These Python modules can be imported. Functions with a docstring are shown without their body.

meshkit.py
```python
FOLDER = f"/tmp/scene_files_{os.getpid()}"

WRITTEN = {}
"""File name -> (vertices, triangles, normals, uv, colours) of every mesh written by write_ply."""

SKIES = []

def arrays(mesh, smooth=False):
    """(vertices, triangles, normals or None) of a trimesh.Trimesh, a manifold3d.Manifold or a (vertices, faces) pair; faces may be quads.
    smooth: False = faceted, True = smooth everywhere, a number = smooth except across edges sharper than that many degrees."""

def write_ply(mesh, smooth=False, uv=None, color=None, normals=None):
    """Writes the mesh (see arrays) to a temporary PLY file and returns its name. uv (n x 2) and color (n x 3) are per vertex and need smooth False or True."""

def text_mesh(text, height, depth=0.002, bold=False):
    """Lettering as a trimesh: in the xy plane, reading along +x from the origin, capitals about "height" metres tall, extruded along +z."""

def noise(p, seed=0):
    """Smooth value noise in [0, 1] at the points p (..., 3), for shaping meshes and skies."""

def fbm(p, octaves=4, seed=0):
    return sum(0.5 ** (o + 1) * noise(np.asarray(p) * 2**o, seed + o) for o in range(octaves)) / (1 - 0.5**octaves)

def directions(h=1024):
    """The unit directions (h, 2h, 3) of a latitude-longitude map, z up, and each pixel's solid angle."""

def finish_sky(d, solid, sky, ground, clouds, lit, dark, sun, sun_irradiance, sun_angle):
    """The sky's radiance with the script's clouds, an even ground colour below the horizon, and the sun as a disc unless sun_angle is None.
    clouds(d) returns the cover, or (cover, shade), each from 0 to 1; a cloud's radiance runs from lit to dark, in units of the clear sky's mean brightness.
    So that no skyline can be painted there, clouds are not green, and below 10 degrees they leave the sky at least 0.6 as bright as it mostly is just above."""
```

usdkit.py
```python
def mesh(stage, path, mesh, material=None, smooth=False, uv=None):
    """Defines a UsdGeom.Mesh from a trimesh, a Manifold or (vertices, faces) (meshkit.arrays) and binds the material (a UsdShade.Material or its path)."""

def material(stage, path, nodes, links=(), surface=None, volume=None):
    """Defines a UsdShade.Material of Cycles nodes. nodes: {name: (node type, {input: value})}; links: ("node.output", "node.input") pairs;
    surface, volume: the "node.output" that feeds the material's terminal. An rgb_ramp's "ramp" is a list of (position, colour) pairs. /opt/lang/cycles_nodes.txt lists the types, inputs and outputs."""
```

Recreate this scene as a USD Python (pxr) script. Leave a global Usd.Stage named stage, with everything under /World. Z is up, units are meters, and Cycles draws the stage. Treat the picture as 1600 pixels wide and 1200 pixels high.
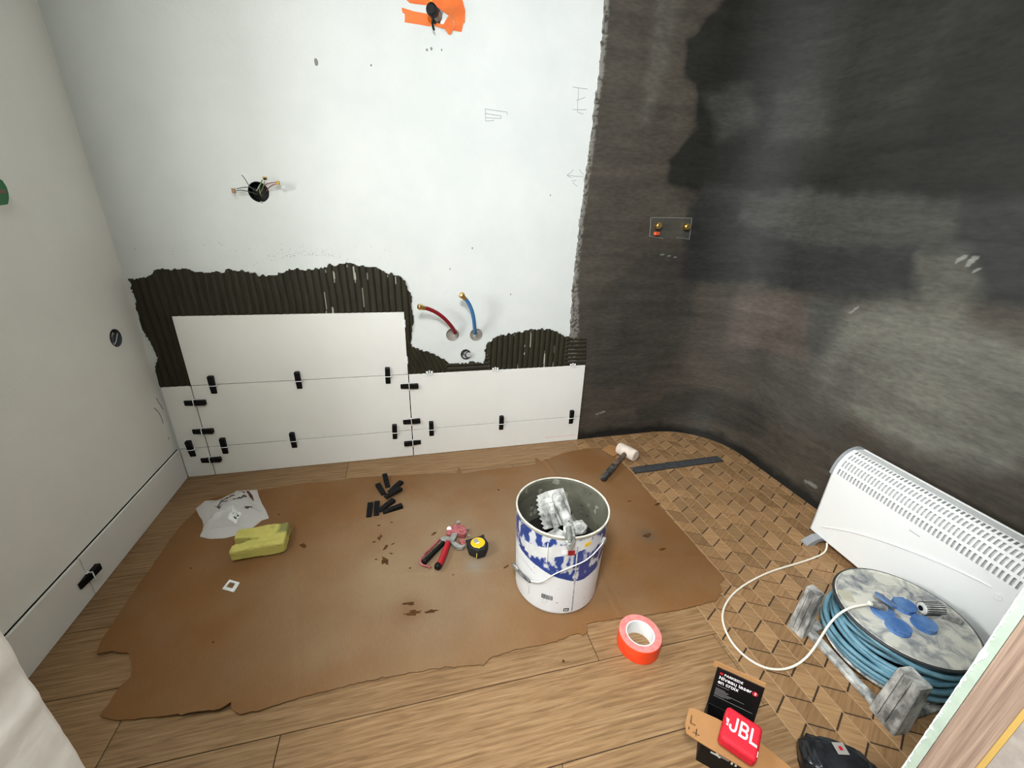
import math
import numpy as np
import trimesh
import manifold3d as m3
import shapely
from shapely.geometry import Polygon, Point, LineString, box as sbox
from scipy.spatial import Delaunay
from scipy.spatial.transform import Rotation as Rot
from scipy.interpolate import CubicSpline
from pxr import Gf, Sdf, Usd, UsdGeom, UsdLux, UsdShade, Vt
import meshkit
import usdkit

# ------------------------------------------------------------------ stage, camera, lights, exposure
stage = Usd.Stage.CreateInMemory()
UsdGeom.SetStageUpAxis(stage, UsdGeom.Tokens.z)
UsdGeom.SetStageMetersPerUnit(stage, 1.0)
UsdGeom.Xform.Define(stage, "/World")
UsdGeom.Scope.Define(stage, "/World/Looks")

FPX = 650.82
CAM = np.array([1.0243, -1.9051, 1.1766])
RM = Rot.from_rotvec([1.9543, -0.2131, 0.1916]).as_matrix()      # rows: right, down, forward
cam = UsdGeom.Camera.Define(stage, "/World/camera")
cam.CreateHorizontalApertureAttr(36.0)
cam.CreateVerticalApertureAttr(27.0)
cam.CreateFocalLengthAttr(36.0 * FPX / 1600)
cam.CreateClippingRangeAttr(Gf.Vec2f(0.02, 100))
_m = Gf.Matrix4d(*[float(v) for v in (*RM[0], 0, *(-RM[1]), 0, *(-RM[2]), 0, *CAM, 1)])
UsdGeom.Xformable(cam).AddTransformOp().Set(_m)
cam.CreateExposureAttr(-0.1)


def rect_light(name, loc, rot, w, h, power, color):
    l = UsdLux.RectLight.Define(stage, "/World/" + name)
    l.CreateWidthAttr(w), l.CreateHeightAttr(h), l.CreateIntensityAttr(power), l.CreateColorAttr(Gf.Vec3f(*color))
    x = UsdGeom.Xformable(l)
    x.AddTranslateOp().Set(Gf.Vec3d(*loc)), x.AddRotateXYZOp().Set(Gf.Vec3f(*rot))


# daylight through the window of the left wall (beside the doorway, outside the frame), then unseen fill lights added in the doorway, the hall and under the ceiling
rect_light("window_daylight", (-0.585, -1.10, 1.37), (0, -90, 0), 0.66, 0.72, 36.0, (0.93, 0.98, 1.0))
rect_light("work_lamp", (0.75, -2.15, 1.95), (44, 0, -18), 0.4, 0.4, 88.0, (0.94, 0.98, 1.0))  # unseen fill light added to brighten the right side of the room
rect_light("work_lamp_001", (0.90, -1.90, 1.95), (44, 0, -38), 0.3, 0.3, 80.0, (0.94, 0.98, 1.0))  # second added fill, above the camera and aimed further right
rect_light("hall_daylight", (2.85, -2.08, 1.2), (0, 90, 0), 1.2, 0.5, 3.0, (1.0, 0.965, 0.92))  # unseen light added to brighten the left door jamb
rect_light("room_lamp", (1.95, -0.85, 2.46), (0, 0, 0), 0.35, 0.35, 12.0, (0.93, 0.98, 1.0))  # added overhead fill for the whole room, no visible lamp


# ------------------------------------------------------------------ helpers
def ray(u, v):
    return RM.T @ np.array([(u - 800) / FPX, (v - 600) / FPX, 1.0])


def on(u, v, axis, value):                 # where the sight line through a photo point meets a plane of the room
    d = ray(u, v)
    return CAM + d * (value - CAM[axis]) / d[axis]


def fl(u, v, z=0.0):
    return on(u, v, 2, z)


def bw(u, v, y=0.012):
    return on(u, v, 1, y)


def lin(c):
    c = np.asarray(c, float) / 255
    return tuple(np.where(c <= 0.04045, c / 12.92, ((c + 0.055) / 1.055) ** 2.4))


NAMES = {}


def path_for(parent, name):
    k = (parent, name)
    n = NAMES.get(k, 0)
    NAMES[k] = n + 1
    return f"{parent}/{name}" + (f"_{n:03d}" if n else "")


def tag(p, label=None, category=None, group=None, kind=None):
    for k, v in (("label", label), ("category", category), ("group", group), ("kind", kind)):
        if v:
            p.SetCustomDataByKey(k, v)
    return p


def thing(name, label=None, category=None, loc=(0, 0, 0), rot=None, group=None, kind=None):
    x = UsdGeom.Xform.Define(stage, path_for("/World", name))
    x.AddTranslateOp().Set(Gf.Vec3d(*[float(v) for v in loc]))
    if rot is not None:                      # a 3x3 matrix or a turn about z in degrees
        if np.ndim(rot) == 0:
            x.AddRotateZOp().Set(float(rot))
        else:
            q = Rot.from_matrix(rot).as_quat()
            x.AddOrientOp(UsdGeom.XformOp.PrecisionDouble).Set(Gf.Quatd(float(q[3]), float(q[0]), float(q[1]), float(q[2])))
    return tag(x.GetPrim(), label, category, group, kind)


def cat(meshes):
    out = []
    for m in meshes:
        if hasattr(m, "to_mesh"):
            v, f, _ = meshkit.arrays(m)
            m = trimesh.Trimesh(v, f, process=False)
        elif isinstance(m, (tuple, list)):
            v, f, _ = meshkit.arrays(m)
            m = trimesh.Trimesh(v, f, process=False)
        out.append(m)
    return trimesh.util.concatenate(out) if len(out) > 1 else out[0]


def part(parent, name, mesh, mat, label=None, kind=None, smooth=False, col=None):
    pp = str(parent.GetPath()) if parent is not None else "/World"
    if isinstance(mesh, list):
        mesh = cat(mesh)
    if isinstance(mesh, tuple):              # drop the points that no face uses
        mv, mf, _ = meshkit.arrays(mesh)
        used = np.unique(mf)
        back = np.zeros(len(mv), int)
        back[used] = np.arange(len(used))
        mesh = trimesh.Trimesh(mv[used], back[mf], process=False)
        if col is not None:
            col = np.asarray(col)[used]
    m = usdkit.mesh(stage, path_for(pp, name), mesh, mat, smooth=smooth)
    if col is not None:
        UsdGeom.PrimvarsAPI(m).CreatePrimvar("col", Sdf.ValueTypeNames.Color3fArray, "vertex").Set(Vt.Vec3fArray.FromNumpy(np.asarray(col, np.float32)))
    return tag(m.GetPrim(), label, kind=kind)


def solo(name, mesh, mat, label, category, group=None, kind=None, smooth=False, col=None):
    p = part(None, name, mesh, mat, label, kind, smooth, col)
    return tag(p, None, category, group)


def dup(root, loc, rot, label=None, group=None):
    d = root.GetCustomData()
    base = root.GetName()
    r = thing(base, label or d["label"], d["category"], loc, rot, group or d.get("group"))
    r.GetReferences().AddInternalReference(root.GetPath())
    r.SetInstanceable(True)
    return r


def cbox(sx, sy, sz, b=0.002, c=(0, 0, 0), rz=0.0):
    p = []
    for ix in (-1, 1):
        for iy in (-1, 1):
            for iz in (-1, 1):
                h = np.array([ix * sx / 2, iy * sy / 2, iz * sz / 2])
                for k in range(3):
                    q = h.copy()
                    for j in range(3):
                        if j != k:
                            q[j] -= b * (1 if h[j] > 0 else -1)
                    p.append(q)
    m = trimesh.convex.convex_hull(np.array(p))
    if rz:
        m.apply_transform(trimesh.transformations.rotation_matrix(math.radians(rz), [0, 0, 1]))
    m.apply_translation(c)
    return m


def bx(x0, x1, y0, y1, z0, z1):
    m = trimesh.creation.box([x1 - x0, y1 - y0, z1 - z0])
    m.apply_translation([(x0 + x1) / 2, (y0 + y1) / 2, (z0 + z1) / 2])
    return m


def rbox(sx, sy, sz, r, seg=12):             # a box with round edges
    s = m3.Manifold.sphere(r, seg)
    return m3.Manifold.batch_hull([s.translate([ix * (sx / 2 - r), iy * (sy / 2 - r), iz * (sz / 2 - r)]) for ix in (-1, 1) for iy in (-1, 1) for iz in (-1, 1)])


def spline(pts, n):
    pts = np.asarray(pts, float)
    t = np.r_[0, np.cumsum(np.linalg.norm(np.diff(pts, axis=0), axis=1))]
    return CubicSpline(t, pts)(np.linspace(0, t[-1], n))


def tube(pts, r, sides=8, cap=True):
    p = np.asarray(pts, float)
    n = len(p)
    r = np.broadcast_to(np.asarray(r, float), (n,))
    t = np.gradient(p, axis=0)
    t /= np.linalg.norm(t, axis=1, keepdims=True) + 1e-12
    a = np.cross(t[0], [0, 0, 1.0])
    if np.linalg.norm(a) < 1e-3:
        a = np.cross(t[0], [1.0, 0, 0])
    A = []
    for i in range(n):
        a = a - t[i] * (a @ t[i])
        a /= np.linalg.norm(a)
        A.append(a)
    A = np.array(A)
    B = np.cross(t, A)
    ang = np.arange(sides) * 2 * np.pi / sides
    v = (p[:, None] + r[:, None, None] * (np.cos(ang)[None, :, None] * A[:, None] + np.sin(ang)[None, :, None] * B[:, None])).reshape(-1, 3)
    i, j = np.meshgrid(np.arange(n - 1), np.arange(sides), indexing="ij")
    q = np.stack([i * sides + j, i * sides + (j + 1) % sides, (i + 1) * sides + (j + 1) % sides, (i + 1) * sides + j], -1).reshape(-1, 4)
    f = np.vstack([q[:, [0, 1, 2]], q[:, [0, 2, 3]]])
    if cap:
        v = np.vstack([v, p[0], p[-1]])
        k = np.arange(sides)
        f = np.vstack([f, np.stack([np.full(sides, n * sides), (k + 1) % sides, k], 1), np.stack([np.full(sides, n * sides + 1), (n - 1) * sides + k, (n - 1) * sides + (k + 1) % sides], 1)])
    return trimesh.Trimesh(v, f, process=False)


def lathe(profile, sides=64):
    return trimesh.creation.revolve(np.asarray(profile, float), sections=sides)


def cyl(p0, p1, r, sides=24, r1=None):
    p0, p1 = np.asarray(p0, float), np.asarray(p1, float)
    return tube([p0, p0 + (p1 - p0) * 0.5, p1], [r, (r + (r1 or r)) / 2, r1 or r], sides)


def extrude(poly, depth):
    ps = getattr(poly, "geoms", [poly])
    return trimesh.util.concatenate([trimesh.creation.extrude_polygon(p, depth, engine="earcut") for p in ps if p.area > 1e-10])


def wallplate(poly_xz, y_front, depth):
    """A polygon in (x, z) as a plate standing on the back wall: front at y_front, going back by depth."""
    m = extrude(poly_xz, depth)
    v = m.vertices.copy()
    m = trimesh.Trimesh(np.stack([v[:, 0], y_front + v[:, 2], v[:, 1]], 1), m.faces[:, ::-1], process=False)
    return m


def grid_faces(nu, nv, keep=None):
    i, j = np.meshgrid(np.arange(nu - 1), np.arange(nv - 1), indexing="ij")
    q = np.stack([i * nv + j, (i + 1) * nv + j, (i + 1) * nv + j + 1, i * nv + j + 1], -1).reshape(-1, 4)
    if keep is not None:
        q = q[keep.reshape(-1)]
    return np.vstack([q[:, [0, 1, 2]], q[:, [0, 2, 3]]])


def rough_poly(pts, amp, step=0.006, seed=0):
    """The outline with an uneven, ragged edge."""
    ls = LineString(list(pts) + [pts[0]])
    n = max(8, int(ls.length / step))
    p = np.array([ls.interpolate(k / n, normalized=True).coords[0] for k in range(n)])
    r = np.random.default_rng(seed)
    p = p + r.normal(0, amp, p.shape)
    q = Polygon(p).buffer(0)
    return max(q.geoms, key=lambda g: g.area) if hasattr(q, "geoms") else q


def inside(poly, x, y):
    return shapely.contains_xy(poly, x, y)


def mat(name, c1, c2=None, scale=8.0, stretch=(1, 1, 1), rough=0.5, rough2=None, bump=0.0, bscale=None, bstretch=(1, 1, 1), metal=0.0, detail=4.0, lo=0.35, hi=0.65, spec=0.5, coord="pos", extra=None, distort=0.0, coat=0.0, vary=0.0):
    n = {"p": ("principled_bsdf", {"roughness": rough, "metallic": metal, "specular_ior_level": spec, "coat_weight": coat, **(extra or {})})}
    l = []
    if coord == "pos":
        n["g"] = ("geometry", {})
        src = "g.position"
    else:
        n["g"] = ("texture_coordinate", {})
        src = "g.object"
    if vary:
        n["oi"] = ("object_info", {})
        n["sh"] = ("vector_math", {"math_type": "multiply_add", "vector2": (1, 1, 1)})
        n["cx"] = ("combine_xyz", {})
        n["mu"] = ("math", {"math_type": "multiply", "value2": 53.0})
        l += [("oi.random", "mu.value1"), ("mu.value", "cx.x"), ("mu.value", "cx.y"), ("mu.value", "cx.z"), (src, "sh.vector1"), ("cx.vector", "sh.vector3")]
        src = "sh.vector"
    if c2 is None:
        n["p"][1]["base_color"] = lin(c1)
    else:
        n["m"] = ("mapping", {"scale": stretch})
        n["n"] = ("noise_texture", {"scale": scale, "detail": detail, "roughness": 0.6, "distortion": distort})
        n["r"] = ("rgb_ramp", {"ramp": [(lo, lin(c1)), (hi, lin(c2))]})
        l += [(src, "m.vector"), ("m.vector", "n.vector"), ("n.fac", "r.fac")]
        out = "r.color"
        if vary:
            n["hs"] = ("hsv", {})
            n["mr"] = ("map_range", {"to_min": 1 - vary, "to_max": 1 + vary})
            l += [("oi.random", "mr.value"), ("mr.result", "hs.value"), (out, "hs.color")]
            out = "hs.color"
        l.append((out, "p.base_color"))
        if rough2 is not None:
            n["rr"] = ("map_range", {"to_min": rough, "to_max": rough2, "from_min": lo, "from_max": hi, "clamp": True})
            l += [("n.fac", "rr.value"), ("rr.result", "p.roughness")]
    if bump:
        n["bm"] = ("mapping", {"scale": bstretch})
        n["bn"] = ("noise_texture", {"scale": bscale or 60.0, "detail": 3.0})
        n["b"] = ("bump", {"strength": min(1.0, bump), "distance": 0.002 * max(1.0, bump)})
        l += [(src, "bm.vector"), ("bm.vector", "bn.vector"), ("bn.fac", "b.height"), ("b.normal", "p.normal")]
    return usdkit.material(stage, "/World/Looks/" + name, n, l, surface="p.BSDF")


def col_mat(name, rough=0.5, bump=0.0, bscale=60.0, bstretch=(1, 1, 1), spec=0.5, grain=0.0, gscale=200.0, gstretch=(1, 1, 1), metal=0.0):
    """Colour comes from the mesh's own "col" primvar, with a fine grain over it."""
    n = {"a": ("attribute", {"attribute": "col"}), "g": ("geometry", {}), "p": ("principled_bsdf", {"roughness": rough, "specular_ior_level": spec, "metallic": metal})}
    l = []
    out = "a.color"
    if grain:
        n["gm"] = ("mapping", {"scale": gstretch})
        n["gn"] = ("noise_texture", {"scale": gscale, "detail": 4.0})
        n["gr"] = ("map_range", {"from_min": 0.25, "from_max": 0.75, "to_min": 1 - grain, "to_max": 1 + grain})
        n["gv"] = ("hsv", {})
        l += [("g.position", "gm.vector"), ("gm.vector", "gn.vector"), ("gn.fac", "gr.value"), ("gr.result", "gv.value"), (out, "gv.color")]
        out = "gv.color"
    l.append((out, "p.base_color"))
    if bump:
        n["bm"] = ("mapping", {"scale": bstretch})
        n["bn"] = ("noise_texture", {"scale": bscale, "detail": 4.0})
        n["b"] = ("bump", {"strength": bump, "distance": 0.002})
        l += [("g.position", "bm.vector"), ("bm.vector", "bn.vector"), ("bn.fac", "b.height"), ("b.normal", "p.normal")]
    return usdkit.material(stage, "/World/Looks/" + name, n, l, surface="p.BSDF")


def wood_mat(name, base, dark, light, along="x", scale=1.0, vary=0.1, rough=0.45, turn=0.0, fig=0.88):
    """Sawn oak: long streaks, broad cathedral figure and tone that differs from board to board."""
    st = (1.2, 22.0, 1.0) if along == "x" else (22.0, 1.2, 1.0)
    n = {
        "g": ("geometry", {}), "oi": ("object_info", {}),
        "mu": ("math", {"math_type": "multiply", "value2": 71.0}), "cx": ("combine_xyz", {}), "ad": ("vector_math", {"math_type": "add"}),
        "rot": ("vector_rotate", {"rotate_type": "z_axis", "angle": math.radians(turn)}),
        "m": ("mapping", {"scale": tuple(scale * s for s in st)}),
        "n": ("noise_texture", {"scale": 4.0, "detail": 6.0, "roughness": 0.62, "distortion": 0.6}),
        "r": ("rgb_ramp", {"ramp": [(0.22, lin(dark)), (0.5, lin(base)), (0.78, lin(light))]}),
        "m2": ("mapping", {"scale": tuple(scale * s for s in ((0.9, 5.0, 1.0) if along == "x" else (5.0, 0.9, 1.0)))}),
        "w": ("wave_texture", {"wave_type": "bands", "bands_direction": "y" if along == "x" else "x", "scale": 2.6, "distortion": 7.0, "detail": 3.0, "detail_scale": 1.1, "detail_roughness": 0.6}),
        "wr": ("map_range", {"to_min": fig, "to_max": 1.04}),
        "hs": ("hsv", {}), "hs2": ("hsv", {"saturation": 1.0}),
        "mr": ("map_range", {"to_min": 1 - vary, "to_max": 1 + vary}),
        "p": ("principled_bsdf", {"roughness": rough, "specular_ior_level": 0.25}),
        "b": ("bump", {"strength": 0.25, "distance": 0.001}),
    }
    l = [("oi.random", "mu.value1"), ("mu.value", "cx.x"), ("mu.value", "cx.y"), ("g.position", "rot.vector"), ("rot.vector", "ad.vector1"), ("cx.vector", "ad.vector2"),
         ("ad.vector", "m.vector"), ("m.vector", "n.vector"), ("n.fac", "r.fac"), ("ad.vector", "m2.vector"), ("m2.vector", "w.vector"), ("w.fac", "wr.value"),
         ("r.color", "hs.color"), ("wr.result", "hs.value"), ("hs.color", "hs2.color"), ("oi.random", "mr.value"), ("mr.result", "hs2.value"), ("hs2.color", "p.base_color"),
         ("n.fac", "b.height"), ("b.normal", "p.normal")]
    return usdkit.material(stage, "/World/Looks/" + name, n, l, surface="p.BSDF")


def clear_mat(name, color=(0.9, 0.92, 0.92), amount=0.35, rough=0.15):
    """Thin clear or milky plastic."""
    n = {"t": ("transparent_bsdf", {"color": (0.97, 0.97, 0.96)}), "p": ("principled_bsdf", {"base_color": color, "roughness": rough}), "x": ("mix_closure", {"fac": amount})}
    return usdkit.material(stage, "/World/Looks/" + name, n, [("t.BSDF", "x.closure1"), ("p.BSDF", "x.closure2")], surface="x.closure")


WHITE_WALL = mat("white_wall_paint", (209, 211, 208), (217, 218, 215), scale=3, rough=0.7, bump=0.25, bscale=110, spec=0.25)
LEFT_WALL = mat("left_wall_paint", (241, 239, 232), (246, 244, 238), scale=3, rough=0.75, bump=0.25, bscale=110, spec=0.2)
ROUGH_PLASTER = mat("rough_plaster", (222, 216, 206), (236, 231, 222), scale=12, rough=0.9, bump=0.18, bscale=90, spec=0.1)
CEIL = mat("ceiling_board", (150, 150, 146), rough=0.85)
TILE = mat("white_tile", (232, 229, 223), (238, 235, 230), scale=2, rough=0.35, spec=0.4, bump=0.08, bscale=25)
ADH = mat("dark_adhesive", (28, 24, 17), rough=0.85, spec=0.2)
GROUT = mat("floor_bed", (52, 38, 26), (66, 50, 34), scale=30, rough=0.9)
PLANK = wood_mat("oak_plank", (143, 111, 77), (98, 72, 46), (168, 138, 103), "x", 1.6, 0.09, fig=0.90)
MOSAIC = [wood_mat("oak_lozenge_a", (158, 123, 86), (126, 93, 62), (174, 139, 100), "x", 1.5, 0.18, turn=30, fig=0.93),
          wood_mat("oak_lozenge_b", (150, 115, 79), (120, 87, 57), (166, 131, 93), "x", 1.5, 0.18, turn=-30, fig=0.93)]
KRAFT = mat("kraft_board", (158, 112, 68), (176, 132, 88), scale=3.5, detail=6, rough=0.85, bump=0.15, bscale=90, bstretch=(1, 6, 1), spec=0.15)
KRAFT_COL = col_mat("kraft_sheet", rough=0.85, bump=0.12, bscale=120, bstretch=(6, 1, 1), spec=0.15, grain=0.06, gscale=70, gstretch=(6, 1, 1))
COAT = col_mat("dark_membrane", rough=0.62, bump=0.5, bscale=14, bstretch=(1, 1, 4), spec=0.3, grain=0.24, gscale=34, gstretch=(1, 1, 3))
BLACK = mat("black_plastic", (9, 9, 10), rough=0.55, spec=0.3)
RUBBER = mat("black_rubber", (26, 26, 27), rough=0.7)
GREYP = mat("grey_plastic", (150, 152, 155), rough=0.45)
DARKGREY = mat("dark_grey", (52, 52, 54), rough=0.5)
WHITEP = mat("white_plastic", (240, 240, 238), rough=0.35)
HEAT_W = mat("heater_enamel", (242, 242, 240), rough=0.3)
HEAT_IN = mat("heater_inside", (196, 196, 194), rough=0.6)
BRASS = mat("brass", (232, 196, 128), rough=0.3, metal=1.0)
STEEL = mat("steel", (176, 176, 174), rough=0.35, metal=1.0)
DULLSTEEL = mat("dull_steel", (186, 188, 182), (150, 152, 148), scale=60, rough=0.5, metal=0.6)
DRAINM = mat("drain_metal", (92, 94, 98), (116, 118, 122), scale=60, rough=0.45, metal=0.6)
RED = mat("red_plastic", (176, 26, 40), rough=0.4)
REDPIPE = mat("red_pipe", (138, 18, 32), rough=0.4)
BLUEPIPE = mat("blue_pipe", (62, 116, 164), rough=0.4)
PINKMETAL = mat("worn_red_metal", (158, 66, 72), (196, 120, 120), scale=90, rough=0.4, metal=0.3)
YELLOW = mat("yellow_plastic", (242, 192, 22), rough=0.45)
ORANGE_TAPE = mat("orange_tape", (226, 98, 14), (236, 112, 22), scale=20, rough=0.5, bump=0.2, bscale=40)
FLUO = mat("orange_roll", (255, 66, 24), (255, 84, 40), scale=30, rough=0.4)
PINKSIDE = mat("tape_side", (236, 122, 116), (246, 146, 140), scale=60, rough=0.6)
PAPER = mat("white_paper", (238, 238, 236), rough=0.7)
PENCIL = mat("pencil_line", (150, 150, 148), rough=0.9)
GREY_INK = mat("grey_ink", (120, 120, 118), rough=0.7)
SPONGE = mat("yellow_sponge", (196, 182, 92), (214, 204, 120), scale=22, rough=0.95, bump=1.0, bscale=260, spec=0.1)
DIRT = mat("dried_mortar", (70, 48, 28), (96, 64, 34), scale=40, rough=0.95, spec=0.1)
DUSTY = mat("dusty_grey", (96, 95, 92), (204, 202, 196), scale=26, detail=8, lo=0.38, hi=0.62, rough=0.8, bump=0.4, bscale=80, stretch=(1, 1, 0.45))
DUSTY_DISC = mat("dusty_disc", (116, 120, 126), (204, 201, 188), scale=20, detail=9, lo=0.36, hi=0.58, rough=0.75, bump=0.3, bscale=60, distort=0.6)
TEAL = mat("teal_cable", (84, 128, 146), (124, 166, 182), scale=14, rough=0.45)
BLUECAP = mat("blue_cap", (56, 98, 156), (96, 132, 180), scale=30, rough=0.55)
CORD = mat("white_cord", (236, 228, 212), rough=0.4)
MORTARED = mat("mortar_white", (112, 112, 108), (206, 204, 198), scale=34, detail=8, lo=0.36, hi=0.6, rough=0.85, bump=0.8, bscale=120)
WOODDARK = mat("handle_wood", (58, 48, 40), (128, 108, 90), scale=18, rough=0.75, lo=0.4, hi=0.62, coord="obj", stretch=(1, 6, 6))
MALLET = mat("mallet_rubber", (232, 216, 202), (214, 196, 180), scale=30, rough=0.7)
GREENBOARD = mat("green_plasterboard", (158, 172, 156), (172, 184, 168), scale=30, rough=0.85, bump=0.2)
VENEER = mat("veneer", (112, 90, 76), (178, 152, 132), scale=26, stretch=(1, 5.5, 0.10), detail=6, lo=0.32, hi=0.68, rough=0.6, bump=0.2, bscale=40, bstretch=(1, 6, 0.2))
YELLOWTRIM = mat("yellow_strip", (186, 150, 78), rough=0.7)
GREYPOST = mat("grey_post", (142, 130, 122), (160, 150, 140), scale=50, rough=0.8)
GREEN = mat("green_plastic", (0, 104, 44), rough=0.35)
REDBAG = mat("red_cloth", (206, 18, 40), (222, 28, 50), scale=120, rough=0.7, bump=0.4, bscale=600)
PINKPRINT = mat("pink_print", (255, 206, 206), rough=0.6)
BAGP = clear_mat("milky_bag", (0.95, 0.93, 0.91), 0.46, 0.18)
CLEARP = clear_mat("clear_plastic", (0.86, 0.88, 0.88), 0.34, 0.2)
WIRES = {"grey": mat("grey_wire", (86, 92, 92), rough=0.5), "green": mat("green_wire", (116, 128, 74), rough=0.5), "red": mat("red_wire", (128, 50, 58), rough=0.5), "pale": mat("pale_wire", (200, 202, 198), rough=0.5)}
CONNECT = mat("brown_connector", (150, 112, 84), rough=0.5)
CONNECT2 = mat("amber_connector", (190, 150, 64), rough=0.4)
SILVERBAG = mat("black_foil", (20, 21, 23), (38, 40, 43), scale=20, rough=0.22, bump=0.7, bscale=40)
PLASTICIN = mat("box_inside", (150, 148, 146), rough=0.7)
RUST = mat("orange_plug", (206, 82, 44), rough=0.5)

# ------------------------------------------------------------------ the room
W0, J2, XR = 0.1108, 1.0103, 1.9164        # tile joints along the back wall
H1, H2, H3 = 0.1492, 0.4492, 0.7492        # tile joints up the wall
ROOM_H = 2.5
YD = -1.695                                 # room face of the doorway wall
WY = 0.012                                  # plaster face of the back wall
OUT1, OUT2 = bw(404, 300), bw(681, 22)
PIPE_R, PIPE_B, WASTE = bw(707, 523), bw(744, 523), bw(728, 553)


def hole(c, r):
    return Point(c[0], c[2]).buffer(r, 24)


wall_poly = sbox(-0.57, 0.0, 2.9, ROOM_H)
for c, r in ((OUT1, 0.036), (OUT2, 0.030), (PIPE_R, 0.031), (PIPE_B, 0.031), (WASTE, 0.024)):
    wall_poly = wall_poly.difference(hole(c, r))
wall_back = thing("wall_back", "white painted back wall, half tiled, dark coating at its right", None, kind="structure")
part(wall_back, "plaster", wallplate(wall_poly, WY, 0.07), WHITE_WALL)
part(wall_back, "masonry", bx(-0.57, 2.9, WY + 0.07, WY + 0.13, 0, ROOM_H), DARKGREY)

wl = sbox(YD - 0.2, 0.0, WY, ROOM_H).difference(sbox(-1.52, 1.00, -0.68, 1.74)).difference(Point(-0.142, 0.705).buffer(0.033, 24))
m = extrude(wl, 0.55)
v = m.vertices
wall_left = thing("wall_left", "plain white painted side wall above a tiled skirting", None, kind="structure")
part(wall_left, "plaster", trimesh.Trimesh(np.stack([-0.012 - v[:, 2], v[:, 0], v[:, 1]], 1), m.faces, process=True), LEFT_WALL)
part(wall_left, "window_frame", [bx(-0.56, -0.51, a, b, c, d) for a, b, c, d in ((-1.52, -0.68, 1.0, 1.03), (-1.52, -0.68, 1.71, 1.74), (-1.52, -1.48, 1.03, 1.71), (-0.72, -0.68, 1.03, 1.71))], WHITEP)

# doorway wall: the camera looks in between its two ends
wall_front = thing("wall_front", "doorway wall with a rough plastered end and an unfinished door lining", None, kind="structure")
r_ = np.random.default_rng(3)
zz = np.linspace(0, ROOM_H, 400)
edge = 0.81 + 0.0028 * (meshkit.fbm(np.stack([zz * 30, zz * 0, zz * 0], 1), 4, 5) - 0.5) * 2
yy = np.array([YD, YD - 0.004, YD - 0.03, YD - 0.125])
P = np.array([[(e - (0.0025 if k == 0 else 0), y, z) for k, y in enumerate(yy)] for e, z in zip(edge, zz)]).reshape(-1, 3)
part(wall_front, "plaster_end", (P, grid_faces(len(zz), 4)), ROUGH_PLASTER, smooth=50)
part(wall_front, "partition", [bx(-0.012, 0.804, YD - 0.125, YD, 0, ROOM_H), bx(1.78, 2.9, YD - 0.125, YD, 0, ROOM_H), bx(0.804, 1.78, YD - 0.125, YD, 2.1, ROOM_H)], mat("bare_board", (128, 140, 128), rough=0.9))
part(wall_front, "plasterboard_edge", bx(1.7305, 1.79, -1.7055, -1.6935, 0, 2.1), GREENBOARD, "bare green edge of plasterboard")
lip = rough_poly([(YD + 0.001, 0), (YD + 0.001, 2.1), (YD - 0.0004, 2.1), (YD - 0.0004, 0)], 0.0003, 0.006, 4)
splash = [lip] + [Polygon([(YD, z), (YD - w, z + 0.002), (YD, z + h)]) for z, w, h in zip(np.sort(r_.uniform(0.2, 0.9, 60)), r_.uniform(0.0008, 0.0034, 60), r_.uniform(0.0015, 0.006, 60))] + [Polygon([(YD, 0.640), (YD - 0.003, 0.652), (YD - 0.0062, 0.662), (YD - 0.006, 0.669), (YD - 0.003, 0.667), (YD, 0.69)])]
m = extrude(shapely.union_all(splash), 0.0012)
v = m.vertices
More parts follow.
